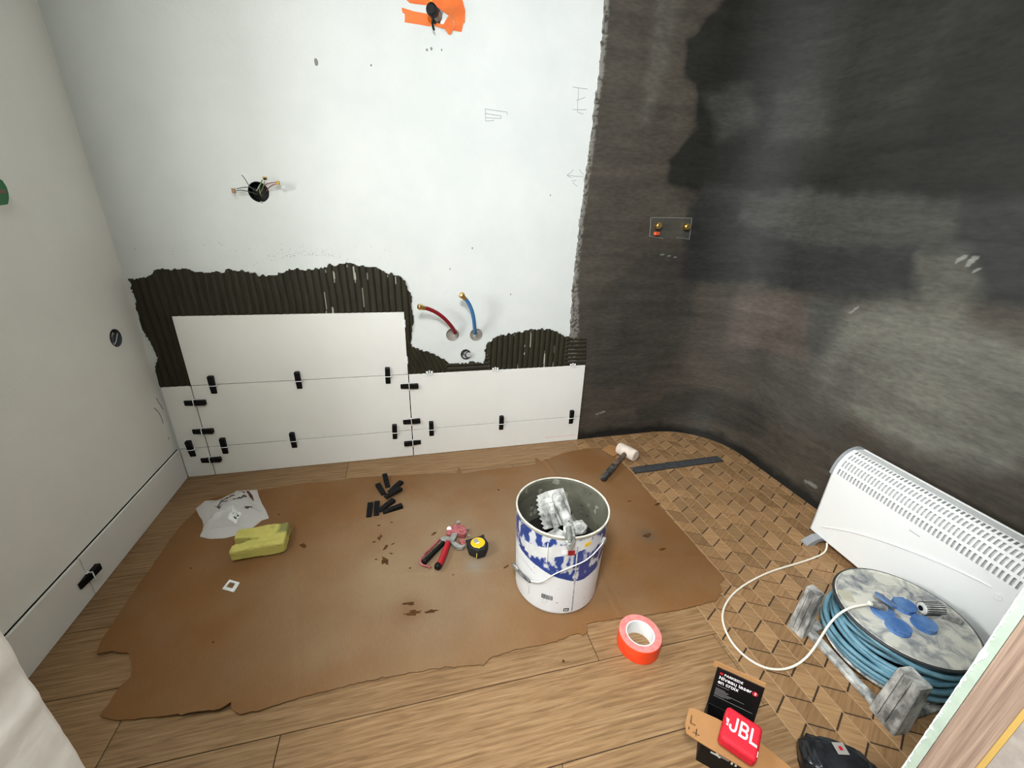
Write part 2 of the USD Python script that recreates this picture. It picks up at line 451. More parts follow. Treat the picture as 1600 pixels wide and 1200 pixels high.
part(wall_front, "paint_lip", trimesh.Trimesh(np.stack([1.7305 - v[:, 2], v[:, 0], v[:, 1]], 1), m.faces, process=True), WHITEP)
part(wall_front, "door_lining", cbox(0.062, 0.0405, 2.1, 0.001, (1.761, -1.7262, 1.05)), VENEER, "brown wood-grain door lining")
part(wall_front, "edge_strip", bx(1.7302, 1.79, -1.7522, -1.7468, 0, 2.1), YELLOWTRIM, "yellow edge strip")
part(wall_front, "post", bx(1.7315, 1.79, -1.82, -1.7522, 0, 2.1), GREYPOST)

part(None, "ceiling", bx(-0.6, 3.2, -3.75, 0.14, ROOM_H, ROOM_H + 0.05), CEIL, kind="structure")
hall = thing("wall_hall", "plain hall walls behind the doorway", None, kind="structure")
part(hall, "plaster", [bx(-0.65, -0.6, -3.75, YD - 0.125, 0, ROOM_H), bx(2.9, 3.0, -3.75, 0.14, 0, ROOM_H), bx(-0.65, 3.0, -3.8, -3.72, 0, ROOM_H), bx(-0.65, -0.56, YD - 0.2, YD - 0.12, 0, ROOM_H)], LEFT_WALL)

# ------------------------------------------------------------------ dark coated wall: straight, round the curved corner, and on along the right wall
CX, CY, CR = 2.410, -0.330, 0.3405
S_A = 2.41 - 1.79
S_B = S_A + CR * math.pi / 2
S_END = S_B + 1.36


def wall_xy(s, off=0.0):
    s = np.asarray(s, float)
    a = np.clip((s - S_A) / CR, 0, math.pi / 2)
    r = CR - off
    x = np.where(s < S_A, 1.79 + s, CX + r * np.sin(a))
    y = np.where(s < S_A, WY - 0.0015 - off, CY + r * np.cos(a))
    y = np.where(s > S_B, CY - (s - S_B), y)
    return x, y


def on_dark(u, v):
    """(s, z) on the dark wall for a photo point."""
    d = ray(u, v)
    ss = np.linspace(0, S_END, 2500)
    x, y = wall_xy(ss)
    k = np.argmin(np.abs((x - CAM[0]) * d[1] - (y - CAM[1]) * d[0]))
    t = ((x[k] - CAM[0]) * d[0] + (y[k] - CAM[1]) * d[1]) / (d[0] ** 2 + d[1] ** 2)
    return ss[k], CAM[2] + t * d[2]


NS, NZ = 420, 420
ss = np.linspace(0, S_END, NS)
zs = np.linspace(0, 2.35, NZ)
SS, ZZ = np.meshgrid(ss, zs, indexing="ij")
pts3 = np.stack([SS * 1.0, ZZ * 1.0, np.zeros_like(SS)], -1)
wob = (meshkit.fbm(pts3 * 14, 4, 11) - 0.5) * 0.05


def blob(px, soft=0.03, jitter=1.0):
    """Soft mask of a hand-brushed patch outlined in the photo, with a ragged edge."""
    q = Polygon([on_dark(*p) for p in px]).buffer(0)
    shapely.prepare(q)
    ps = shapely.points(SS + wob * jitter, ZZ + wob[::-1] * jitter)
    d = shapely.distance(q, ps)
    return np.clip(1 - d / soft, 0, 1) ** 1.5


brown = np.array(lin((78, 71, 62)))
dark = np.array(lin((39, 38, 33)))
black = np.array(lin((24, 25, 23)))
pale = np.array(lin((104, 102, 94)))
pink = np.array(lin((98, 88, 80)))
col = np.broadcast_to(brown, SS.shape + (3,)).copy()


def lay(mask, c, a=1.0):
    global col
    w = (mask * a)[..., None]
    col = col * (1 - w) + np.asarray(c) * w


lay(blob([(1080, 70), (1130, 5), (1150, -60), (1700, -60), (1700, 360), (1300, 320), (1048, 285), (1052, 250), (1088, 205), (1092, 150), (1072, 110)], 0.03), dark)
lay(blob([(1290, 20), (1500, 10), (1420, 150), (1300, 230), (1250, 150)], 0.15), np.array(lin((58, 57, 52))), 0.6)
lay(blob([(1110, 150), (1160, 145), (1175, 190), (1130, 210)], 0.06), np.array(lin((74, 73, 67))), 0.7)
lay(blob([(1215, 150), (1290, 155), (1280, 215), (1215, 215)], 0.06), np.array(lin((70, 69, 63))), 0.6)
lay(blob([(1100, 295), (1700, 330), (1700, 480), (1080, 440), (1085, 330)], 0.05), np.array(lin((54, 54, 51))))
lay(blob([(1172, 305), (1490, 328), (1475, 378), (1280, 385), (1160, 345)], 0.05), np.array(lin((78, 77, 70))), 0.65)
lay(blob([(1085, 325), (1150, 330), (1160, 430), (1070, 435)], 0.05), np.array(lin((42, 42, 40))), 0.8)
lay(blob([(1160, 380), (1420, 400), (1400, 480), (1200, 440)], 0.05), np.array(lin((50, 50, 48))), 0.8)
lay(blob([(1160, 455), (1265, 475), (1265, 560), (1140, 540)], 0.05), pink, 0.75)
lay(blob([(1270, 470), (1320, 480), (1310, 560), (1270, 560)], 0.05), np.array(lin((76, 77, 74))), 0.7)
lay(blob([(1330, 500), (1400, 485), (1500, 520), (1620, 560), (1620, 700), (1540, 720), (1440, 690), (1280, 605)], 0.09), np.array(lin((116, 114, 104))), 0.85)
lay(blob([(1445, 405), (1500, 400), (1520, 430), (1500, 500), (1440, 490)], 0.05), np.array(lin((104, 102, 92))), 0.75)
lay(blob([(1180, 560), (1330, 580), (1300, 680), (1180, 640)], 0.08), np.array(lin((82, 80, 74))), 0.6)
lay(blob([(1020, 400), (1075, 400), (1075, 520), (1000, 600), (930, 600), (930, 480)], 0.08), np.array(lin((58, 56, 53))), 0.6)
lay(blob([(1030, 5), (1060, 8), (1030, 120), (1008, 190)], 0.05), np.array(lin((100, 95, 86))), 0.6)
lay(blob([(1000, 640), (1100, 610), (1190, 640), (1190, 680), (1000, 655)], 0.05), np.array(lin((52, 51, 48))), 0.6)
lay(np.clip(1.55 - ZZ / 0.045 + wob * 22, 0, 1), black * 0.6, 0.9)                                  # sealing band along the foot
lay(np.clip(1.2 - np.abs(SS - (S_A + 0.25) + wob) / 0.08, 0, 1) * np.clip(1 - np.abs(ZZ - 0.12) / 0.14, 0, 1), np.array(lin((96, 98, 94))), 0.35)
strokes = meshkit.fbm(np.stack([SS * 5 + wob * 8, ZZ * 34, SS * 0], -1), 5, 21)
strokes2 = meshkit.fbm(np.stack([SS * 9, ZZ * 7, SS * 0 + 3], -1), 4, 31)
col *= 0.80 * (0.70 + 0.60 * strokes)[..., None] * (0.78 + 0.44 * strokes2)[..., None]
for px, w in (([(1497, 408), (1508, 402)], 0.006), ([(1514, 412), (1524, 403)], 0.008), ([(1522, 424), (1530, 420)], 0.004), ([(1330, 488), (1341, 480)], 0.004), ([(1030, 397), (1056, 402)], 0.0015), ([(1260, 752), (1275, 760)], 0.008), ([(932, 647), (944, 643)], 0.005)):
    ln = LineString([on_dark(*p) for p in px])
    lay((shapely.distance(ln, shapely.points(SS, ZZ)) < w).astype(float), np.array(lin((150, 150, 142))), 0.55)  # pale dashes are glints on the coating, painted into its colour
# the ragged left border of the coating, thinner towards its lower end
bz = np.array([bw(*p)[2] for p in ((893, 520), (893, 450), (905, 350), (918, 240), (938, 100), (945, 0))])
bxs = np.array([bw(*p)[0] for p in ((890, 520), (894, 450), (905, 350), (919, 240), (937, 100), (944, 0))])
border = np.interp(zs, bz, bxs) - 1.79 + (meshkit.fbm(np.stack([zs * 60, zs * 0, zs * 0], 1), 4, 7) - 0.5) * 0.014
thin = np.clip((0.024 + 0.03 * np.clip((0.95 - ZZ) / 0.35, 0, 1) - (SS - border[None, :])) / 0.008, 0, 1) * (meshkit.noise(np.stack([SS * 140, ZZ * 140, SS * 0], -1), 5) > 0.35)
lay(thin, np.array(lin((150, 148, 140))), 0.55)
relief = 0.0006 + 0.0016 * (meshkit.fbm(np.stack([SS * 6, ZZ * 30, SS * 0], -1), 4, 41)) + 0.0012 * meshkit.fbm(pts3 * 25, 3, 43)
relief += 0.02 * 0.25 * np.clip(1 - ZZ / 0.05, 0, 1) ** 2
X, Y = wall_xy(SS, relief)
V = np.stack([X, Y, ZZ], -1)
cut = int(np.searchsorted(ss, S_A))
fix = V.copy()
b_in = np.searchsorted(ss, border.max())
# pull the first columns onto the border so that the edge is a clean ragged line
for j in range(NZ):
    k = np.searchsorted(ss, border[j])
    fix[max(k - 1, 0), j, 0] = 1.79 + border[j]
    fix[max(k - 1, 0), j, 1] = WY - 0.0002
kb = np.array([max(np.searchsorted(ss, b) - 1, 0) for b in border])
keep = (np.arange(cut)[:, None] >= np.maximum(kb[:-1], kb[1:])[None, :]) & (zs[:-1][None, :] > 0.0)
A = fix[: cut + 1]
lowcut = (A[:-1, :-1, 2] < H2 + 0.004) & (A[1:, :-1, 0] < XR + 0.0)
part(wall_back, "waterproof_coating", (A.reshape(-1, 3), grid_faces(cut + 1, NZ, keep & ~lowcut)), COAT, "dark grey brushed waterproof coating", smooth=True, col=col[: cut + 1].reshape(-1, 3))
wall_right = thing("wall_right", "dark grey brushed waterproofed wall curving round the shower corner", None, kind="structure")
part(wall_right, "waterproof_coating", (V[cut:].reshape(-1, 3), grid_faces(NS - cut, NZ)), COAT, smooth=True, col=col[cut:].reshape(-1, 3))
aa = np.linspace(0, math.pi / 2, 24)
core = Polygon([(2.41, WY)] + [(CX + (CR + .004) * math.sin(a), CY + (CR + .004) * math.cos(a)) for a in aa] + [(CX + CR + .004, -1.69), (2.9, -1.69), (2.9, WY)])
part(wall_right, "masonry", extrude(core, ROOM_H), DARKGREY)

# pencil notes and flecks on the plaster
lines = [[(758, 170), (792, 175)], [(758, 170), (759, 189)], [(758, 177), (783, 181)], [(792, 175), (793, 180)], [(783, 181), (783, 185)], [(759, 184), (783, 185)], [(759, 189), (772, 188)], [(895, 136), (918, 139)], [(904, 138), (902, 175)], [(900, 157), (914, 152)], [(895, 171), (916, 171)], [(902, 175), (912, 178)], [(886, 274), (896, 265)], [(886, 274), (912, 276)], [(886, 274), (893, 278)], [(905, 265), (912, 273)], [(893, 283), (900, 281), (895, 286), (902, 291)]]
part(wall_back, "pencil_mark", [tube([bw(*p, WY - 0.0001) for p in (l if len(l) > 2 else [l[0], ((l[0][0] + l[1][0]) / 2, (l[0][1] + l[1][1]) / 2 + 0.3), l[1]])], 0.0009, 5) for l in lines], PENCIL, "faint pencil sketches on the plaster", kind="stuff")
fl_ = []
for (u, v, a, b) in ((494, 97, 5, 9), (580, 102, 2, 3), (667, 78, 3, 3), (674, 76, 3, 4), (690, 78, 2, 3), (738, 388, 2, 4), (798, 460, 2, 3), (860, 305, 2, 3), (703, 420, 2, 3)):
    c = bw(u, v)
    fl_.append(wallplate(rough_poly([(c[0] + a * 0.0013 * math.cos(t), c[2] + b * 0.0013 * math.sin(t)) for t in np.linspace(0, 6.28, 12)[:-1]], 0.0004, 0.002, u), WY - 0.0012, 0.0014))
part(wall_back, "mortar_fleck", fl_, mat("fleck", (128, 128, 124), rough=0.9), kind="stuff")
sc = []
for pts in ([(240, 637), (248, 645), (255, 662)], [(244, 622), (250, 632), (255, 640)], [(263, 683), (264, 687)]):
    q = [on(*p, 0, -0.0121) for p in pts]
    sc.append(tube(spline(q, 10) if len(q) > 2 else q, np.array([0.0012] * (10 if len(q) > 2 else 2)), 6))
part(wall_left, "adhesive_smear", sc, ADH, kind="stuff")

# ------------------------------------------------------------------ wall tiles and adhesive
TG = 0.0012                                  # half joint


def tile(parent, x0, x1, z0, z1):
    return part(parent, "wall_tile", cbox(x1 - x0 - 0.0038, 0.0078, z1 - z0 - 0.0028, 0.0007, ((x0 + x1) / 2, 0.0039, (z0 + z1) / 2)), TILE)


for a in ((0, W0, 0, H1), (0, W0, H1, H2), (W0, J2, 0, H1), (W0, J2, H1, H2), (W0, J2, H2, H3), (J2, XR, 0, H1), (J2, XR, H1, H2)):
    tile(wall_back, *a)
for y0, y1 in ((-0.6464, -0.002), (-1.546, -0.6464)):
    part(wall_left, "skirting_tile", cbox(0.0078, y1 - y0 - 2 * TG, H1 - 2 * TG, 0.0007, (-0.0039, (y0 + y1) / 2, H1 / 2)), TILE)
part(wall_left, "adhesive_bed", bx(-0.0125, -0.008, -1.546, 0.0, 0.0, H1 - 0.0005), ADH)
part(wall_back, "adhesive_bed", [bx(0.0, XR - 0.002, 0.008, WY + 0.0002, 0.0, H2 - 0.001), bx(W0 + 0.002, J2 - 0.001, 0.008, WY + 0.0002, H2, H3 - 0.002)], ADH)

sc5 = lambda l: [(x / 5.3333 + 180, y / 5.3333 + 390) for x, y in l]
sc6 = lambda l: [(x / 5.3333 + 440, y / 5.3333 + 390) for x, y in l]
sc7 = lambda l: [(x / 5 + 620, y / 5 + 430) for x, y in l]
top = sc5([(100, 240), (150, 240), (240, 230), (320, 180), (400, 160), (560, 155), (680, 175), (740, 190), (840, 190), (900, 180), (960, 160), (1020, 160), (1100, 180), (1200, 205), (1330, 215), (1390, 185)])
top += sc6([(0, 180), (130, 150), (200, 165), (330, 150), (400, 120), (540, 105), (620, 125), (760, 140), (860, 180), (1000, 220), (1045, 270), (1060, 340), (1085, 390), (1085, 480), (1100, 600), (1095, 700), (1080, 770), (1090, 815), (1200, 840), (1290, 870), (1360, 920), (1395, 945)])
top += sc7([(400, 683), (560, 680), (683, 680), (690, 580), (700, 540), (740, 500), (800, 467), (900, 450), (1000, 430), (1080, 420), (1190, 420), (1260, 440), (1310, 470), (1380, 490), (1485, 485), (1478, 700)])
left = sc5([(100, 240), (135, 300), (150, 420), (165, 490), (200, 590), (250, 730), (310, 820), (345, 910), (330, 1000), (360, 1130)])
out = [tuple(bw(*p, 0.008)[[0, 2]]) for p in top] + [(XR - 0.002, H2 - 0.02), (0.0, H2 - 0.02)] + [tuple(bw(*p, 0.008)[[0, 2]]) for p in left[::-1][:-1]]
apoly = Polygon(out).buffer(0)
apoly = max(getattr(apoly, "geoms", [apoly]), key=lambda g: g.area)
st = 0.0032
xs = np.arange(-0.004, XR + 0.004, st)
zs2 = np.arange(H2 - 0.006, 1.02, st)
XX, ZA = np.meshgrid(xs, zs2, indexing="ij")
na = meshkit.fbm(np.stack([XX * 70, ZA * 40, XX * 0], -1), 4, 51) - 0.5
mask = inside(apoly, XX + na * 0.022, ZA + np.roll(na, 7, 0) * 0.022)
shapely.prepare(apoly)
dist = shapely.distance(apoly.exterior, shapely.points(XX, ZA))
under = sbox(W0 + 0.006, 0, J2 - 0.006, H3 - 0.006)
mask &= ~inside(under, XX, ZA)
ph = XX / 0.0272
ph = ph + 0.10 * (meshkit.fbm(np.stack([XX * 6, ZA * 5, XX * 0], -1), 3, 52) - 0.5) * 4 + np.where(XX < 0.75, (H3 + 0.15 - ZA) * -0.9 * np.clip(1 - XX / 0.55, 0, 1), 0)
slant = (XX > J2 - 0.03) & (XX < 1.20) & (ZA < 0.62)
ph = np.where(slant, (XX + (ZA - H2) * 0.45) / 0.0225, ph)
horiz = ((XX > 1.80) & (ZA < 0.64)) | ((XX > 1.195) & (XX < 1.40) & (ZA < 0.525))
ph = np.where(horiz, ZA / 0.0215 + 0.2 * na, ph)
ridge = np.clip(0.95 - np.abs((ph % 1.0) - 0.5) * 2.0, 0.0, 0.45) / 0.45
bare = (meshkit.fbm(np.stack([XX * 90, ZA * 11, XX * 0], -1), 3, 53) > 0.66) & (ridge < 0.5) & (((XX > 0.60) & (XX < 0.99)) | ((XX > 1.5) & (XX < 1.78))) & (dist > 0.01)
thick = 0.0010 + 0.0070 * np.clip(ridge, 0, 1) + 0.0012 * na
thick = np.clip(thick, 0.0005, None) * np.clip(dist / 0.004, 0.4, 1)
YA = WY - thick
acol = np.broadcast_to(np.array(lin((47, 42, 28))), XX.shape + (3,)).copy()
acol *= (0.85 + 0.5 * (meshkit.fbm(np.stack([XX * 50, ZA * 22, XX * 0 + 1], -1), 3, 54) - 0.5))[..., None]
acol[bare] = lin((176, 172, 158))
ADH_COL = col_mat("wet_adhesive", rough=0.62, bump=0.3, bscale=160, spec=0.3)
kp = mask[:-1, :-1] & mask[1:, :-1] & mask[:-1, 1:] & mask[1:, 1:]
part(wall_back, "combed_adhesive", (np.stack([XX, YA, ZA], -1).reshape(-1, 3), grid_faces(len(xs), len(zs2), kp)), ADH_COL, "dark tile adhesive combed into ridges", smooth=True, col=acol.reshape(-1, 3))
rr = np.random.default_rng(5)
fk = []
for k in range(170):                        # specks flicked on the plaster above the combed bed
    if k < 140:
        x = rr.normal(0.62, 0.11)
        zc = 0.985 + abs(rr.normal(0, 0.018)) - 0.9 * (x - 0.66) ** 2
    else:
        x, zc = rr.uniform(0.05, 0.95), 1.0 + rr.uniform(-0.02, 0.03)
    s = rr.uniform(0.0006, 0.0016)
    if not inside(apoly, x, zc):
        fk.append(wallplate(Polygon([(x + s * rr.uniform(.5, 1.3) * math.cos(t), zc + s * rr.uniform(.5, 1.3) * math.sin(t)) for t in np.linspace(0, 6.28, 6)[:-1]]), WY - 0.0008, 0.001))
part(wall_back, "adhesive_speck", fk, mat("speck", (120, 118, 108), rough=0.9), kind="stuff")
q0, q1 = bw(852, 684, 0), bw(903, 682, 0)
part(wall_back, "laser_mark", bx(q0[0], q1[0], -0.0006, 0.0002, q0[2] - 0.0012, q0[2] + 0.0012), mat("pink_mark", (246, 180, 182), rough=0.6), "thin line of laser light painted in pink low on the right-hand skirting tile")  # projected laser light, painted as a pink strip on the tile

# ------------------------------------------------------------------ floor: oak planks and the shower's lozenge mosaic
floor = thing("floor", "wood-look floor of wide planks beside a shower floor of wood-look lozenges", None, kind="structure")
part(floor, "bed", bx(-0.6, 2.95, -3.75, 0.02, -0.06, -0.0026), GROUT)
PW = 0.2045
GAPX = 1.8903                                # planks end here, lozenges begin


def plank(x0, x1, y0, y1):
    g = 0.0010
    part(floor, "plank", cbox(x1 - x0 - 2 * g, y1 - y0 - 2 * g, 0.012, 0.0008, ((x0 + x1) / 2, (y0 + y1) / 2, -0.006)), PLANK)


rows = {0: 0.695, 1: 0.28, 2: 1.08, 3: 0.66, 4: 0.98, 5: 0.288, 6: 0.668, 7: 0.10, 8: 0.55}
for k, j0 in rows.items():
    y1 = min(0.008, 0.031 - PW * k)
    y0 = 0.031 - PW * (k + 1)
    cuts = sorted([j0 + 1.209 * i for i in range(-2, 4)])
    for a, b in zip(cuts[:-1], cuts[1:]):
        for lo_, hi_ in (((-0.012 if y1 > -1.8 else -0.6), GAPX),) + (((GAPX, 2.9),) if k >= 8 else ()):
            a_, b_ = max(a, lo_), min(b, hi_)
            if b_ - a_ > 0.01:
                plank(a_, b_, y0, y1)

# drain channel (cut out of the mosaic)
dq = [fl(987, 730), fl(990, 740.5), fl(1126.5, 721), fl(1125, 712.5)]
dA = (dq[0] + dq[1]) / 2
dB = (dq[2] + dq[3]) / 2
DLEN = float(np.linalg.norm(dB - dA))
DANG = math.degrees(math.atan2(dB[1] - dA[1], dB[0] - dA[0]))
DCEN = (dA + dB) / 2
dpoly = shapely.affinity.rotate(sbox(DCEN[0] - DLEN / 2, DCEN[1] - 0.026, DCEN[0] + DLEN / 2, DCEN[1] + 0.026), DANG, origin=(DCEN[0], DCEN[1]))

# the cardboard sheet's outline on the floor
card_px = [(312, 795), (330, 780), (352, 776), (420, 765), (470, 757), (537, 752), (545, 748), (600, 745), (660, 742), (714, 740), (716, 730), (723, 741), (780, 733), (838, 726), (836, 715), (845, 722), (880, 709), (915, 702), (945, 701), (962, 716), (985, 737), (1005, 762), (1031, 792), (1060, 824), (1097, 866), (1133, 905), (1124, 912), (1128, 925), (1118, 940), (1068, 953), (1010, 962), (968, 967), (932, 972), (915, 976), (918, 990), (909, 996), (905, 990), (860, 1006), (800, 1018), (768, 1028), (757, 1040), (735, 1041), (690, 1045), (640, 1052), (560, 1068), (480, 1088), (400, 1114), (375, 1119), (360, 1113), (365, 1098), (352, 1111), (325, 1116), (250, 1122), (187, 1127), (155, 1121), (172, 1100), (186, 1076), (206, 1060), (207, 1040), (202, 1022), (178, 1021), (152, 1024), (160, 1000), (200, 940), (235, 890), (252, 865), (275, 832), (290, 815)]
card = rough_poly([tuple(fl(*p)[:2]) for p in card_px], 0.0012, 0.012, 8)

LX0, LW, LS = 2.0085, 0.0586, 0.0683
shower = Polygon([(GAPX - 0.0004, -1.68), (GAPX - 0.0004, 0.004), (2.41, 0.008)] + [(CX + CR * math.sin(a), CY + CR * math.cos(a)) for a in aa] + [(CX + CR, -1.68)])
heat_zone = sbox(2.60, -1.7, 2.9, -0.93)
cand = []
for i in range(-2, 14):
    xa, xb = LX0 + i * LW, LX0 + (i + 1) * LW
    odd = i % 2
    ya0 = -1.1501 if not odd else -1.1178
    yb0 = -1.1178 if not odd else -1.1501
    for k in range(-10, 19):
        ya, yb = ya0 + k * LS, yb0 + k * LS
        q = Polygon([(xa + 0.0013, ya + 0.0022 + 0.0013 * (yb - ya) / LW), (xb - 0.0013, yb + 0.0022 - 0.0013 * (yb - ya) / LW), (xb - 0.0013, yb + LS - 0.0022 - 0.0013 * (yb - ya) / LW), (xa + 0.0013, ya + LS - 0.0022 + 0.0013 * (yb - ya) / LW)])
        q = q.intersection(shower).difference(dpoly.buffer(0.002))
        if q.is_empty:
            continue
        for g in getattr(q, "geoms", [q]):
            if g.geom_type == "Polygon" and g.area > 4e-5:
                cand.append((g, odd))


def lozenge(poly):
    c = np.array(poly.simplify(1e-4).exterior.coords)[:-1]
    inner = poly.buffer(-0.0012, join_style="mitre").simplify(1e-4)
    if inner.is_empty or inner.geom_type != "Polygon" or len(inner.exterior.coords) - 1 != len(c):
        m = extrude(poly, 0.008)
        m.apply_translation([0, 0, -0.008])
        return m
    d = np.array(inner.exterior.coords)[:-1]
    k = int(np.argmin(np.linalg.norm(d - c[0], axis=1)))
    d = np.roll(d, -k, 0)
    if np.linalg.norm(d[1 % len(d)] - c[1]) > np.linalg.norm(d[-1] - c[1]):
        d = np.roll(d[::-1], 1, 0)
    return trimesh.convex.convex_hull(np.vstack([np.c_[c, np.full(len(c), -0.008)], np.c_[c, np.full(len(c), -0.0011)], np.c_[d, np.zeros(len(d))]])) if poly.convex_hull.area < poly.area * 1.01 else extrude(poly, 0.008).apply_translation([0, 0, -0.008])


scored = []
for g, odd in cand:
    c = np.array([*g.representative_point().coords[0], 0.0])
    w = RM @ (c - CAM)
    u, v = 800 + FPX * w[0] / w[2], 600 + FPX * w[1] / w[2]
    hid = inside(card.buffer(-0.02), c[0], c[1]) or inside(heat_zone, c[0], c[1]) or not (-10 < u < 1610 and v < 1215) or (v > 1200 - (u - 1425) * 1.486 + 20 and u > 1425)
    scored.append((g.area * (0 if hid else 1) / w[2] ** 3, g, odd))
scored.sort(key=lambda t: -t[0])
rest = []
for k, (s, g, odd) in enumerate(scored):
    if k < 298 and s > 0:
        part(floor, "lozenge_tile", lozenge(g), MOSAIC[odd])
    else:
        rest.append(lozenge(g))
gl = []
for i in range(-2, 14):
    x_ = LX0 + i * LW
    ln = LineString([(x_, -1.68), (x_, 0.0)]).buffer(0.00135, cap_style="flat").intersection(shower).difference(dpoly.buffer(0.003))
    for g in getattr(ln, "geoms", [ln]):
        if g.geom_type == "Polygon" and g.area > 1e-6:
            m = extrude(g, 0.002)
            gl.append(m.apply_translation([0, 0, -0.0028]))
part(floor, "grout_line", gl, mat("pale_joint", (172, 140, 104), rough=0.9), "pale strips in the joints between the lozenge columns", kind="stuff")  # thin pale strips along the column joints
part(floor, "lozenge_tile_field", rest, MOSAIC[0], kind="stuff")

drain = thing("shower_drain", "long narrow dark metal channel drain set in the wood-look shower floor", "drain", (DCEN[0], DCEN[1], -0.02), DANG)
part(drain, "frame", [bx(-DLEN / 2, DLEN / 2, -0.026, -0.022, 0.0, 0.0215), bx(-DLEN / 2, DLEN / 2, 0.022, 0.026, 0.0, 0.0215), bx(-DLEN / 2, -DLEN / 2 + 0.003, -0.026, 0.026, 0.0, 0.0215), bx(DLEN / 2 - 0.003, DLEN / 2, -0.026, 0.026, 0.0, 0.0215)], STEEL)
gr = sbox(-DLEN / 2 + 0.004, -0.0215, DLEN / 2 - 0.004, 0.0215)
holes = [sbox(x - 0.003, y - 0.0028, x + 0.003, y + 0.0028) for x in np.arange(-DLEN / 2 + 0.012, DLEN / 2 - 0.010, 0.0105) for y in (-0.012, 0, 0.012)]
m = extrude(gr.difference(shapely.union_all(holes)), 0.003)
m.apply_translation([0, 0, 0.0165])
part(drain, "grate", m, DRAINM)
part(drain, "trough", bx(-DLEN / 2, DLEN / 2, -0.024, 0.024, 0.0, 0.003), BLACK)

# ------------------------------------------------------------------ cardboard on the floor
bnd = np.array(card.exterior.coords)[:-1]
gx = np.arange(bnd[:, 0].min(), bnd[:, 0].max(), 0.010)
gy = np.arange(bnd[:, 1].min(), bnd[:, 1].max(), 0.010)
G = np.array(np.meshgrid(gx, gy)).reshape(2, -1).T
G = G + np.random.default_rng(9).uniform(-0.003, 0.003, G.shape)
G = G[inside(card.buffer(-0.006), G[:, 0], G[:, 1])]
pts = np.vstack([bnd, G])
tri = Delaunay(pts).simplices
cen = pts[tri].mean(1)
tri = tri[inside(card, cen[:, 0], cen[:, 1])]
ar = np.cross(np.c_[pts[tri[:, 1]] - pts[tri[:, 0]], np.zeros(len(tri))], np.c_[pts[tri[:, 2]] - pts[tri[:, 0]], np.zeros(len(tri))])[:, 2]
tri[ar < 0] = tri[ar < 0][:, ::-1]
dedge = shapely.distance(card.exterior, shapely.points(pts))


def card_z(p):
    p = np.atleast_2d(p)
    d = shapely.distance(card.exterior, shapely.points(p))
    h = 0.0045 + 0.003 * meshkit.fbm(np.c_[p * 5, p[:, :1] * 0], 3, 61) * np.clip(d / 0.06, 0, 1)
    for a, b, amp in (((905, 840), (968, 962), 0.0025), ((455, 757), (470, 1085), 0.0012), ((600, 900), (1100, 870), 0.001), ((845, 712), (880, 760), 0.003)):
        s = LineString([fl(*a)[:2], fl(*b)[:2]])
        h = h + amp * np.clip(1 - shapely.distance(s, shapely.points(p)) / 0.014, 0, 1)
    c1 = fl(340, 1108)[:2]
    h = h + 0.012 * np.exp(-((p[:, 0] - c1[0]) ** 2 / 0.01 + (p[:, 1] - c1[1]) ** 2 / 0.0012)) * (d < 0.08)
    c2 = fl(170, 1023)[:2]
    h = h + 0.006 * np.exp(-((p - c2) ** 2).sum(1) / 0.0012)
    return h


zt = card_z(pts)
n = len(pts)
nb = len(bnd)
k = np.arange(nb)
vv = np.vstack([np.c_[pts, zt], np.c_[pts, np.maximum(zt - 0.003, 0.0006)]])
sides = np.vstack([np.stack([k, (k + 1) % nb, n + (k + 1) % nb], 1), np.stack([k, n + (k + 1) % nb, n + k], 1)])
if not card.exterior.is_ccw:
    sides = sides[:, ::-1]
faces = np.vstack([tri, tri[:, ::-1] + n, sides])
base = np.array(lin((128, 90, 54)))
dust = np.array(lin((142, 118, 92)))
cc = np.broadcast_to(base, (n, 3)).copy()
ctr = np.array([fl(640, 900)[:2], fl(850, 800)[:2]])
wd = np.clip(np.exp(-((pts - ctr[0]) ** 2).sum(1) / 0.16) + 0.5 * np.exp(-((pts - ctr[1]) ** 2).sum(1) / 0.15) + 0.7 * (meshkit.fbm(np.c_[pts * 7, pts[:, :1] * 0], 4, 63) - 0.5), 0, 1)[:, None]
cc = cc * (1 - wd) + dust * wd
for q_, r_q, c_q, a_q in (((742, 886), 0.030, (150, 148, 138), 0.5), ((1012, 838), 0.030, (84, 82, 78), 0.6), ((640, 955), 0.05, (110, 70, 40), 0.5)):
    w_q = a_q * np.exp(-((pts - fl(*q_)[:2]) ** 2).sum(1) / r_q ** 2)[:, None]
    cc = cc * (1 - w_q) + np.array(lin(c_q)) * w_q
cc *= (0.88 + 0.24 * meshkit.fbm(np.c_[pts * 4, pts[:, :1] * 0], 3, 64))[:, None]
cardboard = thing("cardboard_sheet", "large brown flattened cardboard sheet with torn edges protecting the floor", "cardboard")
part(cardboard, "sheet", (vv, faces), KRAFT_COL, col=np.vstack([cc, cc]))
st_ = []
